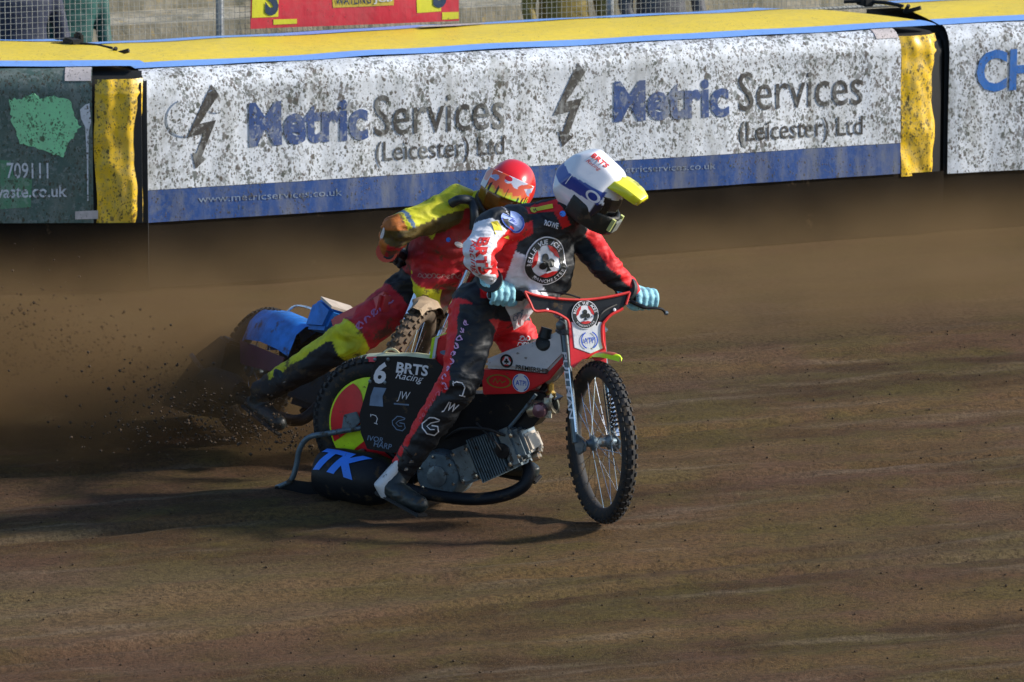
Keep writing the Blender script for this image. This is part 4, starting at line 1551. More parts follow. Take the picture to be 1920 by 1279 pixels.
def remesh(b, voxel, smooth=4):
    me = bpy.data.meshes.new('tmp')
    me.from_pydata(b.v, [], b.f)
    bm = bmesh.new()
    bm.from_mesh(me)
    bmesh.ops.remove_doubles(bm, verts=bm.verts, dist=1e-5)
    bmesh.ops.recalc_face_normals(bm, faces=bm.faces)
    bm.to_mesh(me)
    bm.free()
    o = bpy.data.objects.new('tmp', me)
    COL.objects.link(o)
    m = o.modifiers.new('r', 'REMESH')
    m.mode = 'VOXEL'
    m.voxel_size = voxel
    if smooth:
        s = o.modifiers.new('s', 'SMOOTH')
        s.factor = 0.5
        s.iterations = smooth
    bpy.context.view_layer.update()
    dg = bpy.context.evaluated_depsgraph_get()
    out = bpy.data.meshes.new_from_object(o.evaluated_get(dg))
    bpy.data.objects.remove(o)
    bpy.data.meshes.remove(me)
    return out


def finish(me, name, mat, parent, wrinkle=0.0, colour=None, wfreq=9.0, joints=()):
    """fold displacement, colour attribute, link"""
    org = wloc(parent)
    n = len(me.vertices)
    co = np.empty(n * 3)
    me.vertices.foreach_get('co', co)
    co = co.reshape(-1, 3)
    no = np.empty(n * 3)
    me.vertices.foreach_get('normal', no)
    no = no.reshape(-1, 3)
    if colour:
        cols = np.ones((n, 4), np.float32)
        for i in range(n):
            cols[i, :3] = colour(V(co[i]), V(no[i]))
        at = me.color_attributes.new('suit', 'FLOAT_COLOR', 'POINT')
        at.data.foreach_set('color', cols.ravel())
    if wrinkle:
        for i in range(n):
            p = co[i]
            w = 0.55
            for j, rr in joints:
                d = (p[0] - j[0]) ** 2 + (p[1] - j[1]) ** 2 + (p[2] - j[2]) ** 2
                w = max(w, 1.5 * math.exp(-d / (rr * rr)))
            a = mnoise.noise((p[0] * wfreq, p[1] * wfreq, p[2] * wfreq * 2.2))
            c = mnoise.noise((p[0] * wfreq * 2.3 + 5, p[1] * wfreq * 2.3, p[2] * wfreq * 4))
            co[i] += no[i] * wrinkle * w * (1.6 * (0.42 - abs(a)) - 0.9 * max(0.0, 0.12 - abs(a)) * 4 + 0.5 * c)
    co -= np.array(org)
    me.vertices.foreach_set('co', co.ravel())
    me.materials.clear()
    me.materials.append(mat)
    me.name = name
    me.shade_smooth()
    o = bpy.data.objects.new(name, me)
    COL.objects.link(o)
    o.parent = parent
    return o


def seg_t(p, a, b):
    d = b - a
    t = max(0.0, min(1.0, (p - a).dot(d) / d.length_squared))
    q = p - (a + d * t)
    return t, q.length, q


def in_poly(x, y, poly):
    ins = False
    j = len(poly) - 1
    for i in range(len(poly)):
        xi, yi = poly[i]
        xj, yj = poly[j]
        if (yi > y) != (yj > y) and x < (xj - xi) * (y - yi) / (yj - yi) + xi:
            ins = not ins
        j = i
    return ins


def fist(parent, name, bar_c, bar_ax, fwd, wrist, mat, cuff_mat, r_bar=0.019, fs=1.0, mirror=1):
    """gloved hand closed round a bar: bar_ax points to the little finger side"""
    b = MB()
    ax = V(bar_ax).normalized()
    f = (V(fwd) - ax * V(fwd).dot(ax)).normalized()
    u = ax.cross(f).normalized()
    if u.z < 0:
        u = -u
    R0 = r_bar + 0.011
    kn = []
    for k, (off, fr, ln) in enumerate(((-0.034, 0.0118, 0.96), (-0.011, 0.0122, 1.06), (0.012, 0.0118, 1.0), (0.033, 0.0105, 0.86))):
        c = V(bar_c) + ax * off * fs
        pts, rad = [], []
        for i, a in enumerate((148, 112, 72, 30, -15, -60, -105)):
            rr = R0 * (1.25 if i == 0 else 1.0 + 0.10 * (i == 1))
            if a < -75 * ln:
                rr *= 0.95
            a2 = 148 - (148 - a) * ln
            pts.append(c + (f * math.cos(R(a2)) + u * math.sin(R(a2))) * rr * fs)
            rad.append(fr * fs * (1.08, 1.1, 1.04, 1.0, 0.95, 0.9, 0.78)[i])
        kn.append(pts[0])
        b.tube(pts, rad, 9)
        ball(b, pts[0], rad[0] * 1.05, n=6)
        ball(b, pts[-1], rad[-1], n=6)
    # back of the hand from knuckles to wrist
    kc = (kn[0] + kn[3]) / 2
    wv = (V(wrist) - kc)
    side = ax
    nn = wv.cross(side).normalized()
    closed_loft(b, [(kc + wv * 0.02, side, 0.047 * fs, nn, 0.014 * fs), (kc + wv * 0.35, side, 0.047 * fs, nn, 0.019 * fs),
                    (kc + wv * 0.75, side, 0.039 * fs, nn, 0.023 * fs), (V(wrist) + wv * 0.05, side, 0.034 * fs, nn, 0.027 * fs), (V(wrist) + wv.normalized() * 0.05, side, 0.037 * fs, nn, 0.031 * fs)], 14)
    # heel of the palm behind the bar and thumb closing under the bar
    pb = V(bar_c) - f * R0 * 1.15 - u * 0.004
    ball(b, pb, 0, [(ax, 0.040 * fs), (f, 0.016 * fs), (u, 0.026 * fs)], 8)
    t0 = kc + wv * 0.55 - ax * 0.034 * fs
    tp = [t0, V(bar_c) - ax * 0.052 * fs - f * R0 * 0.8 - u * 0.006, V(bar_c) - ax * 0.050 * fs - u * R0 * 1.1 + f * 0.004, V(bar_c) - ax * 0.030 * fs - u * R0 * 1.15 + f * 0.022]
    b.tube(smooth_path(tp, 3), [0.017 * fs] * 3 + [0.0145 * fs] * 3 + [0.0125 * fs] * 3 + [0.011 * fs], 9)
    ball(b, tp[-1], 0.011 * fs, n=6)
    g = finish(remesh(b, 0.0035, 14), name, mat, parent, 0.003, None, 22)
    w = V(wrist) + wv.normalized() * 0.038
    MB().tube([w - wv.normalized() * 0.012, w + wv.normalized() * 0.012], [0.043 * fs, 0.044 * fs], 16).build('cuff', cuff_mat, g)
    return g


SUIT = mk('race_suit', (1, 1, 1), 0.62, var=0.12, scale=40, bump=0.6, bscale=45, attr='suit', mud=0.16, mudscale=20)
SUITB = mk('race_suit_dirty', (1, 1, 1), 0.66, var=0.4, scale=12, bump=0.7, bscale=40, attr='suit', mud=0.36, mudscale=9)
SHELL = mk('helmet_shell', (1, 1, 1), 0.28, var=0.05, bump=0.0, attr='suit', coat=0.4)
M_GLOVE = mk('glove_cyan', (0.30, 0.64, 0.74), 0.65, var=0.25, scale=50, bump=0.4, bscale=200, mud=0.2, mudscale=40)
M_CUFF = mk('cuff_dark', (0.02, 0.03, 0.035), 0.6)
M_BOOT = mk('boot_black', (0.012, 0.02, 0.022), 0.45, mud=0.35)
M_STEEL = mk('boot_white', (0.62, 0.62, 0.62), 0.4, mud=0.3)
M_LENS = mk('goggle_lens', (0.010, 0.012, 0.015), 0.12, coat=0.5, bump=0)
M_GREYF = mk('grey_mesh', (0.20, 0.22, 0.20), 0.6)
C_RED, C_WHITE, C_BLACK = (0.70, 0.008, 0.012), (0.74, 0.75, 0.80), (0.008, 0.011, 0.015)
C_YEL, C_DRED, C_NAVY = (0.60, 0.60, 0.015), (0.16, 0.012, 0.02), (0.015, 0.05, 0.30)


def helmet_shell(parent, c, f, u, colour, size, planes, p=12, name='helmet', cut=True):
    """faceted shell: soft intersection of half spaces in the head frame (f forward, s side, u up)"""
    f, u = V(f).normalized(), V(u).normalized()
    s = f.cross(u).normalized()
    nu, nv = 150, 100
    vs, fs, loc = [], [], []
    pl = []
    for q in planes:
        nrm = V(q[:3]).normalized()
        pl.append((nrm, q[3]))
    for j in range(nv + 1):
        ph = math.pi * j / nv
        for k in range(nu):
            th = 2 * math.pi * k / nu
            d = V((math.sin(ph) * math.cos(th), math.sin(ph) * math.sin(th), math.cos(ph)))
            t = 0.0
            for nrm, h in pl:
                t += max(0.0, d.dot(nrm) / h) ** p
            r = t ** (-1.0 / p) * size
            q = d * r
            loc.append(q)
            vs.append(V(c) + f * q.x + s * q.y + u * q.z)
    for j in range(nv):
        for k in range(nu):
            fs.append((j * nu + k, (j + 1) * nu + k, (j + 1) * nu + (k + 1) % nu, j * nu + (k + 1) % nu))
    if cut:   # face opening and neck
        keep = []
        for q in fs:
            m = sum((loc[i] for i in q), V((0, 0, 0))) / 4
            m = m / size
            face = m.x > 0.045 and -0.115 < m.z < 0.03 and abs(m.y) < 0.105 and m.x > 0.03 + 0.0
            neck = m.z < -0.118 and m.x < 0.12
            if not (face or neck):
                keep.append(q)
        fs = keep
    b = MB().add(vs, fs)
    o = b.build(name, SHELL, parent, angle=28)
    # colour attribute by position in the head frame
    w = wloc(o)
    at = o.data.color_attributes.new('suit', 'FLOAT_COLOR', 'POINT')
    arr = np.ones((len(o.data.vertices), 4), np.float32)
    for i, v in enumerate(o.data.vertices):
        q = V(v.co) + w - V(c)
        arr[i, :3] = colour(q.dot(f) / size, q.dot(s) / size, q.dot(u) / size)
    at.data.foreach_set('color', arr.ravel())
    sol = o.modifiers.new('thick', 'SOLIDIFY')
    sol.thickness = 0.012
    sol.offset = -1
    return o, f, s, u


PLANES = [(0.20, 0, 1, 0.128), (0, 0.82, 0.57, 0.124), (0, -0.82, 0.57, 0.124), (0, 1, -0.12, 0.122), (0, -1, -0.12, 0.122), (1, 0, 0.45, 0.142), (-1, 0, 0.35, 0.150), (-0.72, 0.6, 0.2, 0.142), (-0.72, -0.6, 0.2, 0.142),
          (0.66, 0.6, 0.40, 0.142), (0.66, -0.6, 0.40, 0.142), (-0.65, 0, 0.78, 0.146), (0, 0.75, -0.6, 0.140), (0, -0.75, -0.6, 0.140), (1, 0, -0.25, 0.175), (0.5, 0, -0.85, 0.165), (-0.75, 0, -0.65, 0.140), (0, 0, -1, 0.140), (0.75, 0.5, -0.3, 0.155), (0.75, -0.5, -0.3, 0.155)]

# ================================================================== rider A: white helmet
riderA = tag(empty('person', A(0.45, 0, 0)), 'rider in red, white and black suit and white helmet with yellow peak, cyan gloves', 'person', 'speedway riders')
hipR, hipL = U(893, 576, 24.33), U(935, 578, 24.56)
kneR, ankR = U(864, 712, 24.12), U(752, 884, 24.26)
kneL, ankL = U(996, 676, 24.42), U(945, 845, 24.64)
shR, shL = U(928, 424, 24.10), U(1088, 440, 24.38)
elR, wrR = U(897, 476, 23.96), U(922, 528, 24.06)
elL, wrL = U(1136, 502, 24.28), U(1184, 544, 24.35)
pel, wai, ch0, ch1, shc, nek = U(918, 585, 24.44), U(950, 545, 24.38), U(982, 500, 24.29), U(1000, 452, 24.25), U(1010, 418, 24.25), U(1062, 398, 24.24)
lat = (shL - shR).normalized()
tup = (shc - pel).normalized()
lat = (lat - tup * lat.dot(tup)).normalized()
tfr = lat.cross(tup).normalized()
if tfr.y > 0:
    tfr = -tfr
b = MB()
closed_loft(b, [(pel - tup * 0.10, lat, 0.10, tfr, 0.09), (pel, lat, 0.155, tfr, 0.125), (wai, lat, 0.155, tfr, 0.125), (ch0, lat, 0.185, tfr, 0.14), (ch1, lat, 0.205, tfr, 0.145), (shc, lat, 0.19, tfr, 0.115), (shc + tup * 0.05 + V((0.05, 0, 0)), lat, 0.12, tfr, 0.08)], 24)
# loose bib hanging from the chest
closed_loft(b, [(ch1 + lat * 0.06 + tfr * 0.05, lat, 0.12, tfr, 0.12), (ch0 + lat * 0.075 + tfr * 0.09, lat, 0.115, tfr, 0.10), (U(1015, 538, 24.2) + tfr * 0.05, lat, 0.085, tfr, 0.07), (U(1005, 556, 24.22), lat, 0.05, tfr, 0.05)], 18)
limb(b, [shc, nek], [0.09, 0.075])
limb(b, [shc.lerp(shR, 0.6), shR, elR, wrR], [0.09, 0.080, 0.066, 0.042])
limb(b, [shc.lerp(shL, 0.6), shL, elL, wrL], [0.09, 0.076, 0.060, 0.040])
limb(b, [pel.lerp(hipR, 0.5), hipR, hipR.lerp(kneR, 0.5), kneR, kneR.lerp(ankR, 0.35), ankR], [0.12, 0.115, 0.098, 0.082, 0.078, 0.052])
limb(b, [pel.lerp(hipL, 0.5), hipL, hipL.lerp(kneL, 0.5), kneL, kneL.lerp(ankL, 0.35), ankL], [0.12, 0.11, 0.095, 0.075, 0.07, 0.05])
CHO = ch0 + tfr * 0.14


_pd = V((0, 0.985, -0.17))


def chest_uv(p):
    d = p + _pd * ((CHO - p).dot(tfr) / _pd.dot(tfr)) - CHO
    return d.dot(lat), d.dot(tup)


def cpoly(pts):
    return [chest_uv(on_plane(x, y, CHO, tfr)) for x, y in pts]


PR1 = cpoly([(905, 446), (940, 434), (998, 412), (1000, 436), (972, 452), (966, 470), (950, 515), (934, 560), (900, 560)])
PW1 = cpoly([(958, 468), (985, 478), (1000, 500), (1030, 560), (985, 600), (925, 560), (940, 515)])
PC1 = cpoly([(985, 380), (1050, 372), (1070, 420), (1055, 428), (1040, 396), (990, 400)])


def colA(p, n):
    best = None
    for nm, a, c, k in (('t', pel, shc, 0.20), ('t', ch0 + lat * 0.07 + tfr * 0.07, ch1 + tfr * 0.06 + lat * 0.06, 0.15), ('ar', shR, elR, 0.075), ('ar', elR, wrR, 0.06), ('al', shL, elL, 0.07), ('al', elL, wrL, 0.05), ('lr', hipR, kneR, 0.10), ('sr', kneR, ankR, 0.075), ('ll', hipL, kneL, 0.1), ('sl', kneL, ankL, 0.07)):
        t, d, q = seg_t(p, a, c)
        if best is None or d / k < best[0]:
            best = (d / k, nm, t, q)
    _, nm, t, q = best
    if nm != 't':
        n = q.normalized()
    if nm == 'ar':
        if (p - shR).length < 0.085 and n.z > 0.15:
            return C_BLACK
        return C_RED if n.dot(V((0.93, -0.1, -0.2))) > 0.80 else C_WHITE
    if nm == 'al':
        v = n.dot(V((0.75, -0.25, 0.6)))
        return C_RED if v > 0.50 else C_BLACK
    if nm == 'lr':
        if t < 0.12:
            return C_RED
        v = n.dot(V((-0.93, -0.35, 0.1)))
        if v > 0.80:
            return C_RED
        return C_BLACK
    if nm == 'sr':
        return C_RED if n.dot(V((-0.9, -0.15, 0.42))) > 0.80 else C_BLACK
    if nm == 'll':
        return C_RED if t < 0.8 else C_BLACK
    if nm == 'sl':
        return C_BLACK
    u, v = chest_uv(p)
    if n.dot(tfr) > -0.35:
        if in_poly(u, v, PC1):
            return C_RED
        if in_poly(u, v, PR1):
            return C_RED
        if in_poly(u, v, PW1):
            return C_WHITE
        if v < -0.20:
            return C_RED
        return C_BLACK
    return C_BLACK if v > -0.1 else C_RED


bodyA = finish(remesh(b, 0.0065, 7), 'body', SUIT, riderA, 0.022, colA, 8.0, [(elR, 0.12), (elL, 0.10), (kneR, 0.14), (hipR, 0.16), (shR, 0.10), (wai, 0.16)])
bvA = bvh_of(bodyA)


def dmap(px, py, y, n, up, off=0.003):
    """drape print on the body at a pixel: n = outward direction of the print plane"""
    o = U(px, py, y)
    n = V(n).normalized()
    up = (V(up) - n * V(up).dot(n)).normalized()
    u = up.cross(n)
    return lambda o_=off: draped(bvA, o, u, up, o_, 0.45)


# chest badge
em = dmap(1030, 497, 24.1, tfr * 0.75 + V((0.25, -0.75, 0.05)), V((-0.28, 0, 1)))
emblem(bodyA, 0.108, lambda off: em(0.003 + off * 3), 'chest_badge', 0.02)
print2d('lettering', fit(text2d('ROWE', 0.03), 0.066, 0.027), dmap(1036, 418, 24.1, (0.1, -1, 0.3), (0.22, 0, 1))(0.004), M_PWHITE, bodyA, cut=0.03)
k = dmap(1017, 386, 24.15, (0.1, -0.85, 0.5), (-0.05, 0, 1))
lb = print2d('yellow_label', fit(poly2d([(-1, 0.2), (-0.8, 0.5), (-0.4, 0.4), (1, 0.45), (1, -0.2), (-0.4, -0.3), (-0.7, -0.6), (-0.95, -0.4)]), 0.10, 0.04), k(0.005), M_PYEL, bodyA, cut=0.03)
print2d('lettering', place2d(fit(text2d('R', 0.02), 0.018, 0.022), -0.027, 0.0), k(0.007), M_PBLACK, lb)
MB().lathe(U(1055, 401, 24.12), V((0.2, -0.9, 0.3)), [(0.0005, 0.006), (0.013, 0.004), (0.014, 0)], 12).build('blue_button', M_TKBLUE, bodyA)
# shoulder disc with fold
k = dmap(957, 400, 24.0, (-0.15, -0.8, 0.55), (0.25, 0, 1))
sd = print2d('shoulder_disc', merge2d([poly2d([(0.046 * math.cos(a), 0.046 * math.sin(a)) for a in lin(R(-190), R(125), 30)] + [(-0.012, 0.008)])]), k(0.006), mk('disc_pale_blue', (0.33, 0.45, 0.85), 0.45), bodyA, cut=0.03)
print2d('disc_rim', ring2d(0.040, 0.045, 30, R(-150), R(60)), k(0.008), M_PBLUE, sd)
print2d('lettering', place2d(fit(text2d('PI', 0.015), 0.024, 0.018), 0.006, -0.006, -0.4), k(0.008), M_PBLUE, sd)
k = dmap(929, 425, 23.98, (-0.4, -0.8, 0.4), (-0.45, 0, 1))
print2d('yellow_tag', fit(poly2d([(-1, 1), (0.6, 1), (1, -1), (-0.6, -1)]), 0.032, 0.062), k(0.006), M_PYEL, bodyA, cut=0.02)
# sleeve lettering, reading down the arm
adn = (wrR - elR.lerp(shR, 0.5)).normalized()
sn = V((-0.35, -0.92, 0.15))
k = dmap(911, 482, 23.9, sn, adn.cross(sn) * -1.0)


def sleeve(px, py, off=0.004):
    o = U(px, py, 23.9)
    n = sn.normalized()
    u = (adn - n * adn.dot(n)).normalized()
    v = n.cross(u)
    if v.x < 0:
        v = -v
    return draped(bvA, o, u, v, off, 0.4)


_fl = fit(text2d('BRTS', 0.04), 0.165, 0.045)
print2d('lettering', _fl, sleeve(903, 480), M_PRED, bodyA, cut=0.02)
print2d('lettering', fit(text2d('Racing', 0.0, 0.35), 0.15, 0.036), sleeve(886, 482), M_PRED, bodyA, cut=0.02)


def scrawl(n, w, h, seed):
    """row of loops and hooks, the unreadable script on the leg stripe"""
    rr = random.Random(seed)
    ps = []
    for i in range(n):
        cx = (i + 0.5) / n * w - w / 2
        r = h * rr.uniform(0.32, 0.46)
        a0 = rr.uniform(0, 6.28)
        ps.append(place2d(ring2d(r * 0.62, r, 14, a0, a0 + rr.uniform(3.2, 5.8)), cx, rr.uniform(-0.1, 0.1) * h))
        ps.append(stroke2d([(cx - r, -h * 0.3), (cx + rr.uniform(-0.5, 0.8) * r, h * rr.uniform(0.1, 0.45))], h * 0.13))
    return merge2d(ps)


def leg_print(p0, p1, s0, vf, n, mat, name, off=0.004, flip=False):
    """print running from p0 to p1 on the surface, plane normal n"""
    u = (p1 - p0).normalized()
    n = V(n)
    n = (n - u * n.dot(u)).normalized()
    v = n.cross(u)
    return print2d(name, vf, draped(bvA, p0.lerp(p1, s0), u, v, off, 0.25), mat, bodyA, cut=0.025)


leg_print(U(838, 592, 24.1), U(802, 704, 24.0), 0.5, scrawl(9, 0.34, 0.034, 3), (-0.75, -0.65, 0.1), mk('print_lilac', (0.75, 0.40, 0.65), 0.5, bump=0), 'stripe_script')
leg_print(U(808, 724, 24.0), U(747, 815, 24.1), 0.4, scrawl(7, 0.22, 0.026, 8), (-0.55, -0.8, 0.2), mk('print_pink', (0.70, 0.10, 0.14), 0.5, bump=0), 'stripe_script')
for nm, vf, px, py, up in (('logo', hook2d(0.034), 862, 727, (0.5, 0, 1)), ('logo', chev2d(0.042), 809, 797, (0.1, 0, 1)), ('lettering', fit(text2d('JW', 0.01, 0.4), 0.07, 0.05), 846, 764, (0.25, 0, 1))):
    print2d(nm, vf, dmap(px, py, 24.0, (0.05, -1, 0.25), up)(0.004), M_PWHITE, bodyA, cut=0.02)
# white belt flap and knee print
k = dmap(980, 585, 24.2, (0.15, -0.95, 0.3), (0, 0, 1))
fl = print2d('waist_flap', poly2d([(-0.085, 0.055), (0.0, 0.03), (0.035, 0.065), (0.045, 0.02), (0.035, -0.03), (-0.01, -0.055)]), k(0.012), M_WHITEP, bodyA, cut=0.02)
print2d('logo', place2d(scrawl(3, 0.06, 0.03, 4), 0.0, 0.0, 0.5), k(0.015), M_PGREY, fl, cut=0.02)
k = dmap(988, 634, 24.3, (0.1, -1, 0.2), (0.1, 0, 1))
print2d('knee_print', merge2d([scrawl(2, 0.05, 0.034, 11), place2d(scrawl(3, 0.06, 0.03, 12), 0.0, -0.026)]), k(0.005), M_PWHITE, bodyA, cut=0.02)

# gloves on the grips
fist(riderA, 'glove', HRa, -hb, F2, wrR, M_GLOVE, M_CUFF, fs=1.32)
fist(riderA, 'glove', HLa, hb, F2, wrL, M_GLOVE, M_CUFF, fs=1.28)

# right boot: dark with white heel; left boot hidden behind the engine
hel, toe = U(726, 912, 24.24), U(788, 946, 24.10)


def boot(parent, ank, heel, toe, shin, m1, m2=None):
    b = MB()
    up = (shin - ank).normalized()
    limb(b, [ank + up * 0.13, ank, heel + (toe - heel) * 0.15], [0.062, 0.052, 0.046])
    limb(b, [heel, heel.lerp(toe, 0.5), toe], [0.042, 0.046, 0.036])
    g = finish(remesh(b, 0.006, 3), 'boot', m1, parent, 0.007, None, 14)
    sd = (toe - heel).normalized()
    sw = sd.cross(up).normalized()
    dn = sw.cross(sd).normalized()
    if dn.z > 0:
        dn = -dn
    MB().box(heel.lerp(toe, 0.5) + dn * 0.042, sd * ((toe - heel).length * 0.5 + 0.035), sw * 0.036, dn * 0.008).build('sole', M_GRIP, g, bevel=0.005)
    for k_ in (0.03, 0.075, 0.12):
        c_ = ank + up * k_
        r_ = 0.053 + 0.07 * k_
        MB().tube([c_ - up * 0.008, c_ + up * 0.008], [r_ + 0.004, r_ + 0.004], 16).build('strap', M_FRAME, g)
        MB().box(c_ + V((0.25, -0.97, 0)) * (r_ + 0.004), V((0.97, 0.25, 0)) * 0.014, up * 0.009, V((0.25, -0.97, 0)) * 0.005).build('buckle', M_CHROME, g, bevel=0.002)
    if m2:
        b = MB()
        closed_loft(b, [(ank + up * 0.12 - V((0.045, 0.0, 0)), V((1, 0, 0)), 0.012, V((0, 1, 0)), 0.03), (ank + up * 0.04 - V((0.035, 0.0, 0)), V((1, 0, 0)), 0.03, V((0, 1, 0)), 0.05), (heel - V((0.02, 0.0, -0.01)), V((1, 0, 0)), 0.042, V((0, 1, 0)), 0.052), (heel - V((0.0, 0.0, 0.05)), V((1, 0, 0)), 0.03, V((0, 1, 0)), 0.045)], 14)
        finish(remesh(b, 0.006, 3), 'heel_guard', m2, g)
    return g


boot(riderA, ankR, hel, toe, kneR, M_BOOT, M_STEEL)
boot(riderA, ankL, ankL - Z_ * 0.06 - FA_ * 0.05, ankL - Z_ * 0.08 + FA_ * 0.14, kneL, M_BOOT)

# helmet
HCA = U(1110, 347, 24.22)
gz = V((0.78, -0.30, -0.52)).normalized()
hu = V((0.52, -0.28, 0.80))
hu = (hu - gz * hu.dot(gz)).normalized()


def colHA(x, y, z):
    zz = z - 0.10 * x
    if x < 0.095 and -0.020 < zz < 0.040:
        return C_NAVY
    if x > 0.08 and z < 0.0:
        return (0.01, 0.012, 0.03)
    if z < -0.06 and x > -0.02:
        return (0.012, 0.014, 0.016)
    return C_WHITE


helA, hf, hs, hu = helmet_shell(riderA, HCA, gz, hu, colHA, 1.05, PLANES, 24)
bvH = bvh_of(helA)


def hp(x, y, z):
    return HCA + (hf * x + hs * y + hu * z) * 1.05


# peak
b = MB()
for i, (x, hw, z) in enumerate(((0.075, 0.088, 0.096), (0.11, 0.094, 0.102), (0.15, 0.090, 0.104), (0.19, 0.080, 0.100), (0.222, 0.060, 0.092), (0.234, 0.036, 0.088))):
    row = [hp(x - 0.01, -hw, z - 0.030), hp(x, -hw * 0.72, z), hp(x + 0.004, 0, z + 0.012), hp(x, hw * 0.72, z), hp(x - 0.01, hw, z - 0.030)]
    b.v += [tuple(q) for q in row]
    if i:
        o = (i - 1) * 5
        b.f += [(o + k, o + k + 1, o + 6 + k, o + 5 + k) for k in range(4)]
        b.m += [0] * 4
pk = b.build('helmet_peak', mk('peak_yellow', (0.78, 0.74, 0.03), 0.3, var=0.06, bump=0, coat=0.3), riderA, angle=20)
sol = pk.modifiers.new('thick', 'SOLIDIFY')
sol.thickness = 0.005
pk.parent = helA
bvP = bvh_of(pk)
# marks on the peak, side lettering, strap ring
for s_ in (-1, 1):
    for dy in (0.028, 0.052):
        print2d('peak_vent', stroke2d([(-0.016, 0.004), (0.0, 0.006), (0.018, -0.006)], 0.006), draped(bvP, hp(0.155, s_ * dy, 0.092), hf, hs * s_ * (1 if s_ < 0 else 1), 0.003 * (1 if s_ > 0 else 1), 0.1), M_PBLACK, pk)
def hside(x, z, off, tilt=0.0):
    o = hp(x, 0.2, z)
    u = (hf * math.cos(tilt) + hu * math.sin(tilt))
    v = (hu * math.cos(tilt) - hf * math.sin(tilt))
    n = hs * 0.75 + hu * 0.55
    u = (u - n.normalized() * u.dot(n.normalized())).normalized()
    v = n.normalized().cross(u)
    if v.dot(hu) < 0:
        v = -v
    return draped(bvH, o, u, v, off, 0.35)


def hplane(x, z, off, n, rot=0.0):
    n = V(n).normalized()
    u = (hf - n * hf.dot(n)).normalized()
    v = n.cross(u)
    if v.dot(hu) < 0:
        v = -v
        
    o = HCA + (hf * x + hu * z) * 1.05 + n * 0.2
    c_, s_ = math.cos(rot), math.sin(rot)
    return draped(bvH, o, u * c_ + v * s_, v * c_ - u * s_, off, 0.4)


sgn = hs if hs.y < 0 else -hs
print2d('lettering', fit(text2d('BRTS', 0.03), 0.085, 0.030), hplane(-0.012, 0.098, 0.004, sgn * 0.8 + hu * 0.6), M_PRED, helA, cut=0.02)
print2d('lettering', fit(text2d('Racing', 0.0, 0.3), 0.075, 0.022), hplane(-0.02, 0.050, 0.004, sgn * 0.8 + hu * 0.6), M_PRED, helA, cut=0.02)
print2d('strap_ring', place2d(ring2d(0.024, 0.036, 30, sy=0.72), 0, 0), hplane(0.058, 0.012, 0.005, sgn), M_PWHITE, helA, cut=0.02)
print2d('strap_seam', stroke2d([(-0.003, -0.028), (0.003, 0.028)], 0.004), hplane(-0.07, 0.012, 0.004, sgn), M_PWHITE, helA, cut=0.02)
# head inside the helmet with goggles, balaclava and chin bar
b = MB()
ball(b, hp(0.02, 0, -0.02), 0, [(hf, 0.105), (hs, 0.085), (hu, 0.12)], 12)
limb(b, [hp(-0.02, 0, -0.08), nek.lerp(hp(-0.02, 0, -0.1), 0.3)], [0.075, 0.085])
finish(remesh(b, 0.008, 3), 'head', mk('balaclava', (0.02, 0.016, 0.016), 0.85), riderA)
b = MB()
gp = [(0.075, -0.098, -0.02), (0.115, -0.07, -0.02), (0.135, 0, -0.02), (0.115, 0.07, -0.02), (0.075, 0.098, -0.02)]
closed_loft(b, [(hp(x, y, z), hu, 0.055, (hf if abs(y) < 0.08 else hs), 0.018) for x, y, z in gp], 14)
finish(remesh(b, 0.006, 2), 'goggles', M_LENS, riderA)
b = MB()
cb = [(-0.02, -0.112, -0.075), (0.05, -0.112, -0.085), (0.11, -0.088, -0.092), (0.155, -0.045, -0.095), (0.168, 0, -0.095), (0.155, 0.045, -0.095), (0.11, 0.088, -0.092), (0.05, 0.112, -0.085), (-0.02, 0.112, -0.075)]
closed_loft(b, [(hp(*q), hu, 0.050, (hs if abs(q[1]) > 0.09 else hf), 0.018) for q in cb], 12)
cbo = finish(remesh(b, 0.006, 2), 'chin_bar', mk('chin_black', (0.012, 0.015, 0.014), 0.5, mud=0.3), riderA)
b = MB()
b.box(hp(0.180, 0, -0.09), hf * 0.006, hs * 0.035, hu * 0.030)
b.build('chin_vent', M_GREYF, cbo, bevel=0.004)
_lt = mk('trim_lime', (0.5, 0.55, 0.2), 0.5)
for y_ in (-0.045, 0.045):
    MB().box(hp(0.172, y_, -0.08), hf * 0.008, hs * 0.008, hu * 0.03).build('chin_trim', _lt, cbo)

# ================================================================== rider B: red helmet
riderB = tag(empty('person', B(0.55, 0, 0)), 'rider in muddy red and yellow suit and red helmet with flame peak, crouched behind', 'person', 'speedway riders')
bpel, bwai, bch0, bch1, bshc, bnek = U(800, 560, 25.58), U(815, 530, 25.50), U(835, 480, 25.42), U(858, 430, 25.36), U(872, 395, 25.34), U(915, 385, 25.30)
bhR, bhL = U(775, 545, 25.46), U(850, 575, 25.78)
bkR, baR = U(660, 634, 25.32), U(492, 735, 25.42)
bkL, baL = U(850, 650, 25.5), U(830, 760, 25.75)
bsR, bsL = U(842, 392, 25.22), U(925, 425, 25.52)
beR, bwR = U(744, 430, 25.07), U(727, 472, 25.16)
beL, bwL = U(955, 480, 25.35), HLb - F3 * 0.08 + U3 * 0.02
blat = (bsL - bsR)
btup = (bshc - bpel).normalized()
blat = (blat - btup * blat.dot(btup)).normalized()
btfr = blat.cross(btup).normalized()
if btfr.y > 0:
    btfr = -btfr
b = MB()
closed_loft(b, [(bpel - btup * 0.1, blat, 0.10, btfr, 0.09), (bpel, blat, 0.15, btfr, 0.125), (bwai, blat, 0.155, btfr, 0.13), (bch0, blat, 0.18, btfr, 0.145), (bch1, blat, 0.195, btfr, 0.145), (bshc, blat, 0.17, btfr, 0.115), (bshc + btup * 0.05, blat, 0.10, btfr, 0.08)], 24)
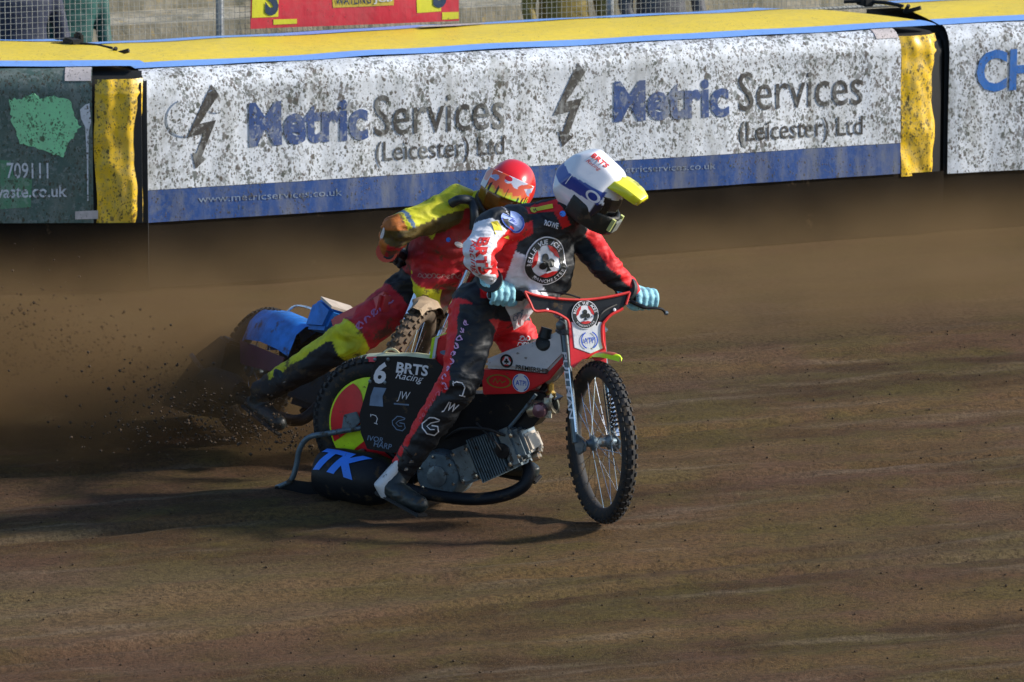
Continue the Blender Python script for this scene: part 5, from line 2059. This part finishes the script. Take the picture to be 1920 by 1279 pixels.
closed_loft(b, [(bch0 + btfr * 0.06, blat, 0.15, btfr, 0.10), (U(822, 520, 25.36), blat, 0.15, btfr, 0.07), (U(818, 560, 25.34), blat, 0.11, btfr, 0.05), (U(828, 590, 25.34), blat, 0.05, btfr, 0.03)], 18)
limb(b, [bshc, bnek], [0.09, 0.07])
limb(b, [bshc.lerp(bsR, 0.6), bsR, beR, bwR], [0.09, 0.082, 0.068, 0.046])
limb(b, [bshc.lerp(bsL, 0.6), bsL, beL, bwL], [0.09, 0.08, 0.062, 0.042])
limb(b, [bpel.lerp(bhR, 0.5), bhR, bhR.lerp(bkR, 0.5), bkR, bkR.lerp(baR, 0.3), baR], [0.12, 0.115, 0.10, 0.088, 0.078, 0.055])
limb(b, [bpel.lerp(bhL, 0.5), bhL, bhL.lerp(bkL, 0.5), bkL, baL], [0.12, 0.11, 0.095, 0.08, 0.05])


def colB(p, n):
    best = None
    for nm, a, c, k in (('t', bpel, bshc, 0.15), ('bib', U(825, 500, 25.34), U(825, 575, 25.34), 0.10), ('ua', bsR, beR, 0.075), ('fa', beR, bwR, 0.06), ('al', bsL, beL, 0.07), ('al', beL, bwL, 0.05), ('th', bhR, bkR, 0.10), ('sh', bkR, baR, 0.075), ('ll', bhL, bkL, 0.1), ('ll', bkL, baL, 0.07)):
        t, d, q = seg_t(p, a, c)
        if best is None or d / k < best[0]:
            best = (d / k, nm, t, q)
    _, nm, t, q = best
    if nm not in ('t', 'bib'):
        n = q.normalized()
    ora, yel, red, blk = (0.52, 0.15, 0.018), (0.66, 0.64, 0.012), (0.50, 0.010, 0.02), (0.010, 0.008, 0.010)
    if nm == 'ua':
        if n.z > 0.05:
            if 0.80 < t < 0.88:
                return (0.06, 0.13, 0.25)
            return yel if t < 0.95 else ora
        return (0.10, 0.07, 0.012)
    if nm == 'fa':
        return ora if n.dot(V((-0.8, -0.2, 0.5))) > 0.25 else red
    if nm == 'th':
        if t < 0.25:
            return blk if n.z > -0.2 else yel
        if t > 0.93:
            return yel
        return red
    if nm == 'sh':
        if t < 0.06:
            return yel
        return yel if n.dot(V((-0.45, -0.2, 0.9))) > 0.78 and t < 0.85 else blk
    if nm == 'll':
        return blk
    if nm == 'al':
        return red
    u = (p - bpel).dot(btup)
    w = (p - bpel).dot(blat)
    if nm == 'bib':
        if u < 0.15:
            return (0.035, 0.022, 0.012)
        if u < 0.23:
            return (0.14, 0.016, 0.010) if abs(w) < 0.13 else yel
        return red
    if u > 0.36 and n.z > 0.2:
        return yel
    if u < 0.10:
        return yel if w < -0.02 else (0.05, 0.04, 0.02)
    return (0.36, 0.012, 0.015)


bodyB = finish(remesh(b, 0.0075, 6), 'body', SUITB, riderB, 0.024, colB, 8.0, [(beR, 0.12), (bkR, 0.14), (bhR, 0.16), (bwai, 0.15)])
bvB = bvh_of(bodyB)


def dmapB(px, py, y, n, up, off=0.004):
    n = V(n).normalized()
    up = (V(up) - n * V(up).dot(n)).normalized()
    return draped(bvB, U(px, py, y), up.cross(n), up, off, 0.45)


print2d('chest_script', scrawl(9, 0.20, 0.028, 21), dmapB(820, 518, 25.2, (-0.1, -1, 0.15), (0.02, 0, 1)), mk('print_dull_pink', (0.40, 0.17, 0.15), 0.6), bodyB, cut=0.03)
print2d('lettering', fit(text2d('OXFORD', 0.02), 0.20, 0.045), dmapB(676, 580, 25.2, (-0.45, -0.85, 0.3), (0.85, 0, 0.6)), mk('print_lilac_dull', (0.42, 0.16, 0.34), 0.6), bodyB, cut=0.03) if False else None
print2d('thigh_script', scrawl(5, 0.22, 0.05, 25), dmapB(690, 580, 25.2, (-0.3, -0.9, 0.3), (-0.6, 0, 0.55)), mk('print_lilac_dull', (0.42, 0.16, 0.34), 0.6), bodyB, cut=0.03)
for nm, px, py, w, h, m in (('blue_patch', 839, 449, 0.022, 0.022, M_TKBLUE), ('white_patch', 858, 458, 0.04, 0.025, M_PWHITE), ('yellow_patch', 875, 497, 0.055, 0.03, M_PYEL), ('blue_flash', 722, 440, 0.018, 0.06, M_PWHITE)):
    print2d(nm, fit(disc2d(1, 12), w, h), dmapB(px, py, 25.15, (-0.1, -1, 0.2), (0.4, 0, 1)), m, bodyB)
# shoulder guard and collar tube
b = MB()
limb(b, [U(828, 380, 25.2), U(855, 362, 25.25), U(880, 366, 25.3)], [0.04, 0.045, 0.03])
finish(remesh(b, 0.008, 3), 'shoulder_guard', mk('guard_yellow', (0.60, 0.60, 0.02), 0.5, mud=0.2), riderB)
b = MB()
b.tube(smooth_path([U(846, 382, 25.14), U(862, 374, 25.12), U(884, 378, 25.14), U(890, 400, 25.1), U(888, 430, 25.1)], 5), 0.022, 10)
b.build('collar', mk('collar_black', (0.012, 0.018, 0.024), 0.45), riderB)
M_GLOVEB = mk('glove_black', (0.012, 0.011, 0.014), 0.6, mud=0.3)
fist(riderB, 'glove', HRb, -L3, F3, bwR, M_GLOVEB, mk('cuff_orange', (0.6, 0.08, 0.04), 0.6), fs=1.12)
fist(riderB, 'glove', HLb, L3, F3, bwL, M_GLOVEB, M_CUFF, fs=1.1)
boot(riderB, baR, baR + V((-0.04, 0.02, -0.06)), baR + V((0.08, -0.1, -0.13)), bkR, M_BOOT)
boot(riderB, baL, baL - Z_ * 0.06 - FB * 0.05, baL - Z_ * 0.08 + FB * 0.14, bkL, M_BOOT)

# helmet with flame peak
HCB = U(955, 352, 25.25)
gzB = V((-0.30, -0.92, -0.20)).normalized()
huB = V((0.36, -0.10, 0.93))
huB = (huB - gzB * huB.dot(gzB)).normalized()


def colHB(x, y, z):
    if z < -0.03 and x > 0.0:
        return (0.02, 0.012, 0.01)
    if z < -0.085:
        return C_WHITE
    return (0.70, 0.012, 0.018)


helB, bf, bs, bu = helmet_shell(riderB, HCB, gzB, huB, colHB, 1.0, PLANES, 6)


def hq(x, y, z):
    return HCB + bf * x + bs * y + bu * z


def peakB(a, t):
    """a across -1..1, t from shell 0 to tip 1"""
    an = a * 1.15
    x = 0.085 + 0.075 * t * math.cos(an * 0.8) - 0.060 * (1 - math.cos(an))
    return hq(x, 0.128 * math.sin(an), 0.098 - 0.078 * t - 0.030 * (1 - math.cos(an)))


us, vs_ = lin(-1, 1, 90), lin(0, 1, 30)
P_, F_ = grid(peakB, us, vs_)
pkB = MB().add(P_, F_).build('helmet_peak', SHELL, helB)
at = pkB.data.color_attributes.new('suit', 'FLOAT_COLOR', 'POINT')
arr = np.ones((len(P_), 4), np.float32)
for j, t in enumerate(vs_):
    for i, a in enumerate(us):
        z = 0.5 + 0.35 * math.sin(a * 19) + 0.2 * math.sin(a * 41 + 1)
        q = t + 0.16 * z - 0.1
        nz = mnoise.noise((a * 4, t * 2.5, 3.3))
        if t < 0.45 + 0.25 * nz and mnoise.noise((a * 3.1 + 9, t * 3, 1)) > -0.12:
            c = (0.36, 0.42, 0.62) if nz > 0 else (0.70, 0.72, 0.82)
        elif q < 0.72:
            c = (0.85, 0.13, 0.05)
        elif q < 0.86:
            c = (0.85, 0.45, 0.04)
        else:
            c = (0.80, 0.75, 0.03) if a > -0.3 else (0.40, 0.75, 0.04)
        if t > 0.66 + 0.3 * mnoise.noise((a * 7, 4.2, 0.3)) and mnoise.noise((a * 16, 0.5, 7.7)) > 0.18:
            c = (0.02, 0.02, 0.02)
        if a > 0.62:
            c = (0.72, 0.68, 0.66) if nz > -0.25 else (0.85, 0.4, 0.3)
        arr[j * 90 + i, :3] = c
at.data.foreach_set('color', arr.ravel())
sol = pkB.modifiers.new('thick', 'SOLIDIFY')
sol.thickness = 0.006
b = MB()
ball(b, hq(0.02, 0, -0.02), 0, [(bf, 0.10), (bs, 0.085), (bu, 0.12)], 12)
limb(b, [hq(-0.02, 0, -0.08), bnek], [0.07, 0.08])
finish(remesh(b, 0.008, 3), 'head', mk('balaclava_b', (0.03, 0.02, 0.012), 0.85), riderB)
b = MB()
closed_loft(b, [(hq(x, y, -0.035), bu, 0.058, (bf if abs(y) < 0.08 else bs), 0.02) for x, y in ((0.07, -0.10), (0.11, -0.07), (0.13, 0), (0.11, 0.07), (0.07, 0.10))], 14)
finish(remesh(b, 0.006, 2), 'goggles', mk('lens_amber', (0.22, 0.075, 0.008), 0.2, var=0.5, scale=10, coat=0.4, bump=0), riderB)
b = MB()
cb = [(0.03, -0.118, -0.09), (0.10, -0.095, -0.105), (0.16, -0.045, -0.112), (0.175, 0, -0.112), (0.16, 0.045, -0.112), (0.10, 0.095, -0.105), (0.03, 0.118, -0.09)]
closed_loft(b, [(hq(*q), bu, 0.036, (bs if abs(q[1]) > 0.09 else bf), 0.018) for q in cb], 12)
finish(remesh(b, 0.006, 2), 'chin_bar', mk('chin_brown', (0.035, 0.02, 0.012), 0.5, mud=0.3), riderB)
# ------------------------------------------------------------------ spectators behind the wire, only their legs in the picture
def spectator(px, w, legs, top, label, hair=(0.05, 0.03, 0.02), seed=0):
    s = (on_plane(px, 60, PM.w(0, w, 0), PM.n) - PM.o).dot(PM.d)
    g = PM.w(s, w, 0)
    rr = random.Random(seed)
    d, nn = PM.d, PM.n
    root = tag(empty('person', g), label, 'person', 'spectators behind the catch fence')

    def q(x, f, z):
        return g + d * x + nn * f + Z_ * z
    b = MB()
    lean = rr.uniform(-0.02, 0.03)
    closed_loft(b, [(q(0, 0, 0.86), d, 0.16, nn, 0.115), (q(0, 0, 1.0), d, 0.165, nn, 0.12), (q(lean, 0, 1.18), d, 0.155, nn, 0.11), (q(lean, 0.01, 1.36), d, 0.185, nn, 0.12), (q(lean, 0, 1.46), d, 0.17, nn, 0.09), (q(lean, 0, 1.52), d, 0.07, nn, 0.065)], 16)
    for sd in (-1, 1):
        k = rr.uniform(0, 0.05)
        limb(b, [q(0.085 * sd, 0, 0.92), q((0.10 + k) * sd, 0.03, 0.50), q((0.11 + k) * sd, 0.0, 0.09)], [0.088, 0.064, 0.046])
        limb(b, [q((0.11 + k) * sd, -0.03, 0.045), q((0.13 + k) * sd, 0.14, 0.04)], [0.045, 0.04])
        limb(b, [q(lean + 0.19 * sd, 0, 1.43), q(0.25 * sd, 0.0, 1.14), q(0.24 * sd, 0.12, 0.90)], [0.058, 0.046, 0.034])
        limb(b, [q(0.24 * sd, 0.12, 0.90), q(0.235 * sd, 0.15, 0.82)], [0.036, 0.028], 8)
    limb(b, [q(lean, 0, 1.5), q(lean, 0.01, 1.60)], [0.06, 0.055])
    ball(b, q(lean, 0.02, 1.68), 0, [(d, 0.075), (nn, 0.095), (Z_, 0.115)], 10)
    ball(b, q(lean, 0.115, 1.665), 0.016, n=6)

    def col(p, n):
        z = p.z
        x = (p - g).dot(d)
        if z > 1.54:
            return (0.45, 0.27, 0.19)
        if abs(x) > 0.2 and z < 0.91 and z > 0.75:
            return (0.45, 0.27, 0.19)
        if z < 0.09:
            return (0.03, 0.03, 0.03)
        return legs if z < 0.97 and abs(x) < 0.205 else top
    finish(remesh(b, 0.016, 3), 'body', SUIT, root, 0.010, col, 8.0)
    b = MB()
    ball(b, q(lean, -0.005, 1.715), 0, [(d, 0.084), (nn, 0.098), (Z_, 0.095)], 10)
    finish(remesh(b, 0.012, 2), 'hair', mk('hair_%d' % seed, hair, 0.7), root, 0.01, None, 30)


spectator(42, CB + 0.8, (0.02, 0.035, 0.09), (0.04, 0.05, 0.09), 'spectator in dark blue trousers, leftmost behind the wire mesh', seed=1)
spectator(120, CB + 1.05, (0.012, 0.03, 0.085), (0.02, 0.10, 0.09), 'spectator in navy trousers beside the left fence post', (0.10, 0.07, 0.04), seed=2)
spectator(1058, CB + 1.0, (0.015, 0.03, 0.03), (0.3, 0.22, 0.04), 'spectator in dark green trousers just right of the red banner', seed=3)
spectator(1240, CB + 0.9, (0.012, 0.02, 0.05), (0.12, 0.12, 0.13), 'spectator in blackish navy trousers, rightmost behind the wire mesh', (0.3, 0.25, 0.2), seed=4)
# ------------------------------------------------------------------ dust in the air and shale thrown up by the rear wheels
def dust_material(name, col, dens, z0, z1, scale, lo, hi, ell=None):
    M = Mat(name)
    M.t.nodes.remove(M.b)
    pv = M.n('VolumePrincipled')
    pv.inputs['Color'].default_value = (*col, 1)
    pv.inputs['Anisotropy'].default_value = 0.1
    geo = M.n('NewGeometry').outputs['Position']
    sep = M.n('SeparateXYZ')
    M.put(sep.inputs[0], geo)
    h = M.ramp(sep.outputs[2], z0, z1, 1, 0)
    nz = M.ramp(M.noise(scale, 3, 0.55, vec=geo), lo, hi)
    d = M.math('MULTIPLY', M.math('MULTIPLY', h, nz), dens)
    if ell:
        # soft ellipsoid falloff in object space
        ln = M.n('VectorMath', operation='LENGTH')
        M.put(ln.inputs[0], M.map((1 / ell[0], 1 / ell[1], 1 / ell[2])))
        d = M.math('MULTIPLY', d, M.ramp(ln.outputs['Value'], 0.25, 1.0, 1, 0))
    M.put(pv.inputs['Density'], d)
    M.t.links.new(pv.outputs[0], M.out.inputs['Volume'])
    return M.m


def dust_box(name, c, ell, mat, label):
    b = MB()
    b.box((0, 0, 0), V((ell[0], 0, 0)), V((0, ell[1], 0)), V((0, 0, ell[2])))
    o = b.build(name, mat, None, smooth=False)
    o.location = c
    tag(o, label, 'dust', kind='stuff')
    return o


# low dust drifting along the foot of the fence
_c = (PM.w(2.2, -1.6, 0.62))
_m = dust_material('drifting_dust', (0.30, 0.205, 0.105), 1.6, -0.1, 0.48, 1.3, 0.26, 0.66)
o = dust_box('dust_cloud', _c, (7.5, 1.45, 0.60), _m, 'low brown dust drifting along the foot of the air fence')
o.rotation_euler.z = math.atan2(PM.d.y, PM.d.x)
# plume behind the rear wheels
_e = (2.7, 1.15, 0.85)
_m = dust_material('wheel_dust', (0.25, 0.160, 0.078), 3.4, 0.3, 1.35, 2.2, 0.36, 0.64, _e)
dust_box('dust_cloud', U(110, 770, 26.1) + V((0, 0, 0.05)), _e, _m, 'dark brown dust plume thrown back from the rear wheels')


def spray(src, direction, n, spread, label):
    b = MB()
    for _ in range(n):
        t = random.random() ** 0.7 * 1.4
        v = V(direction) * t + V((random.gauss(0, spread), random.gauss(0, spread), abs(random.gauss(0, spread * 0.9)))) * (0.25 + t)
        p = V(src) + v - Z_ * 0.18 * t * t
        if p.z < 0.01:
            continue
        s = 0.0015 + 0.010 * random.random() ** 5
        a = random.uniform(0, 6.3)
        b.add([(p.x + s * (q[0] * math.cos(a) - q[1] * math.sin(a)), p.y + s * (q[0] * math.sin(a) + q[1] * math.cos(a)), p.z + s * q[2]) for q in ICO], ICF)
    o = b.build('shale_spray', CRUMB, None, smooth=False)
    tag(o, label, 'shale', kind='stuff')


spray(A(-0.1, 0, 0.08), -FA_ * 0.9 + Z_ * 0.26, 2600, 0.14, 'shale crumbs flying up behind the front motorcycle rear wheel')
spray(B(-0.1, 0, 0.08), -FB * 0.5 + V((-0.8, 0, 0.32)), 3600, 0.18, 'shale crumbs flying up behind the blue motorcycle rear wheel')
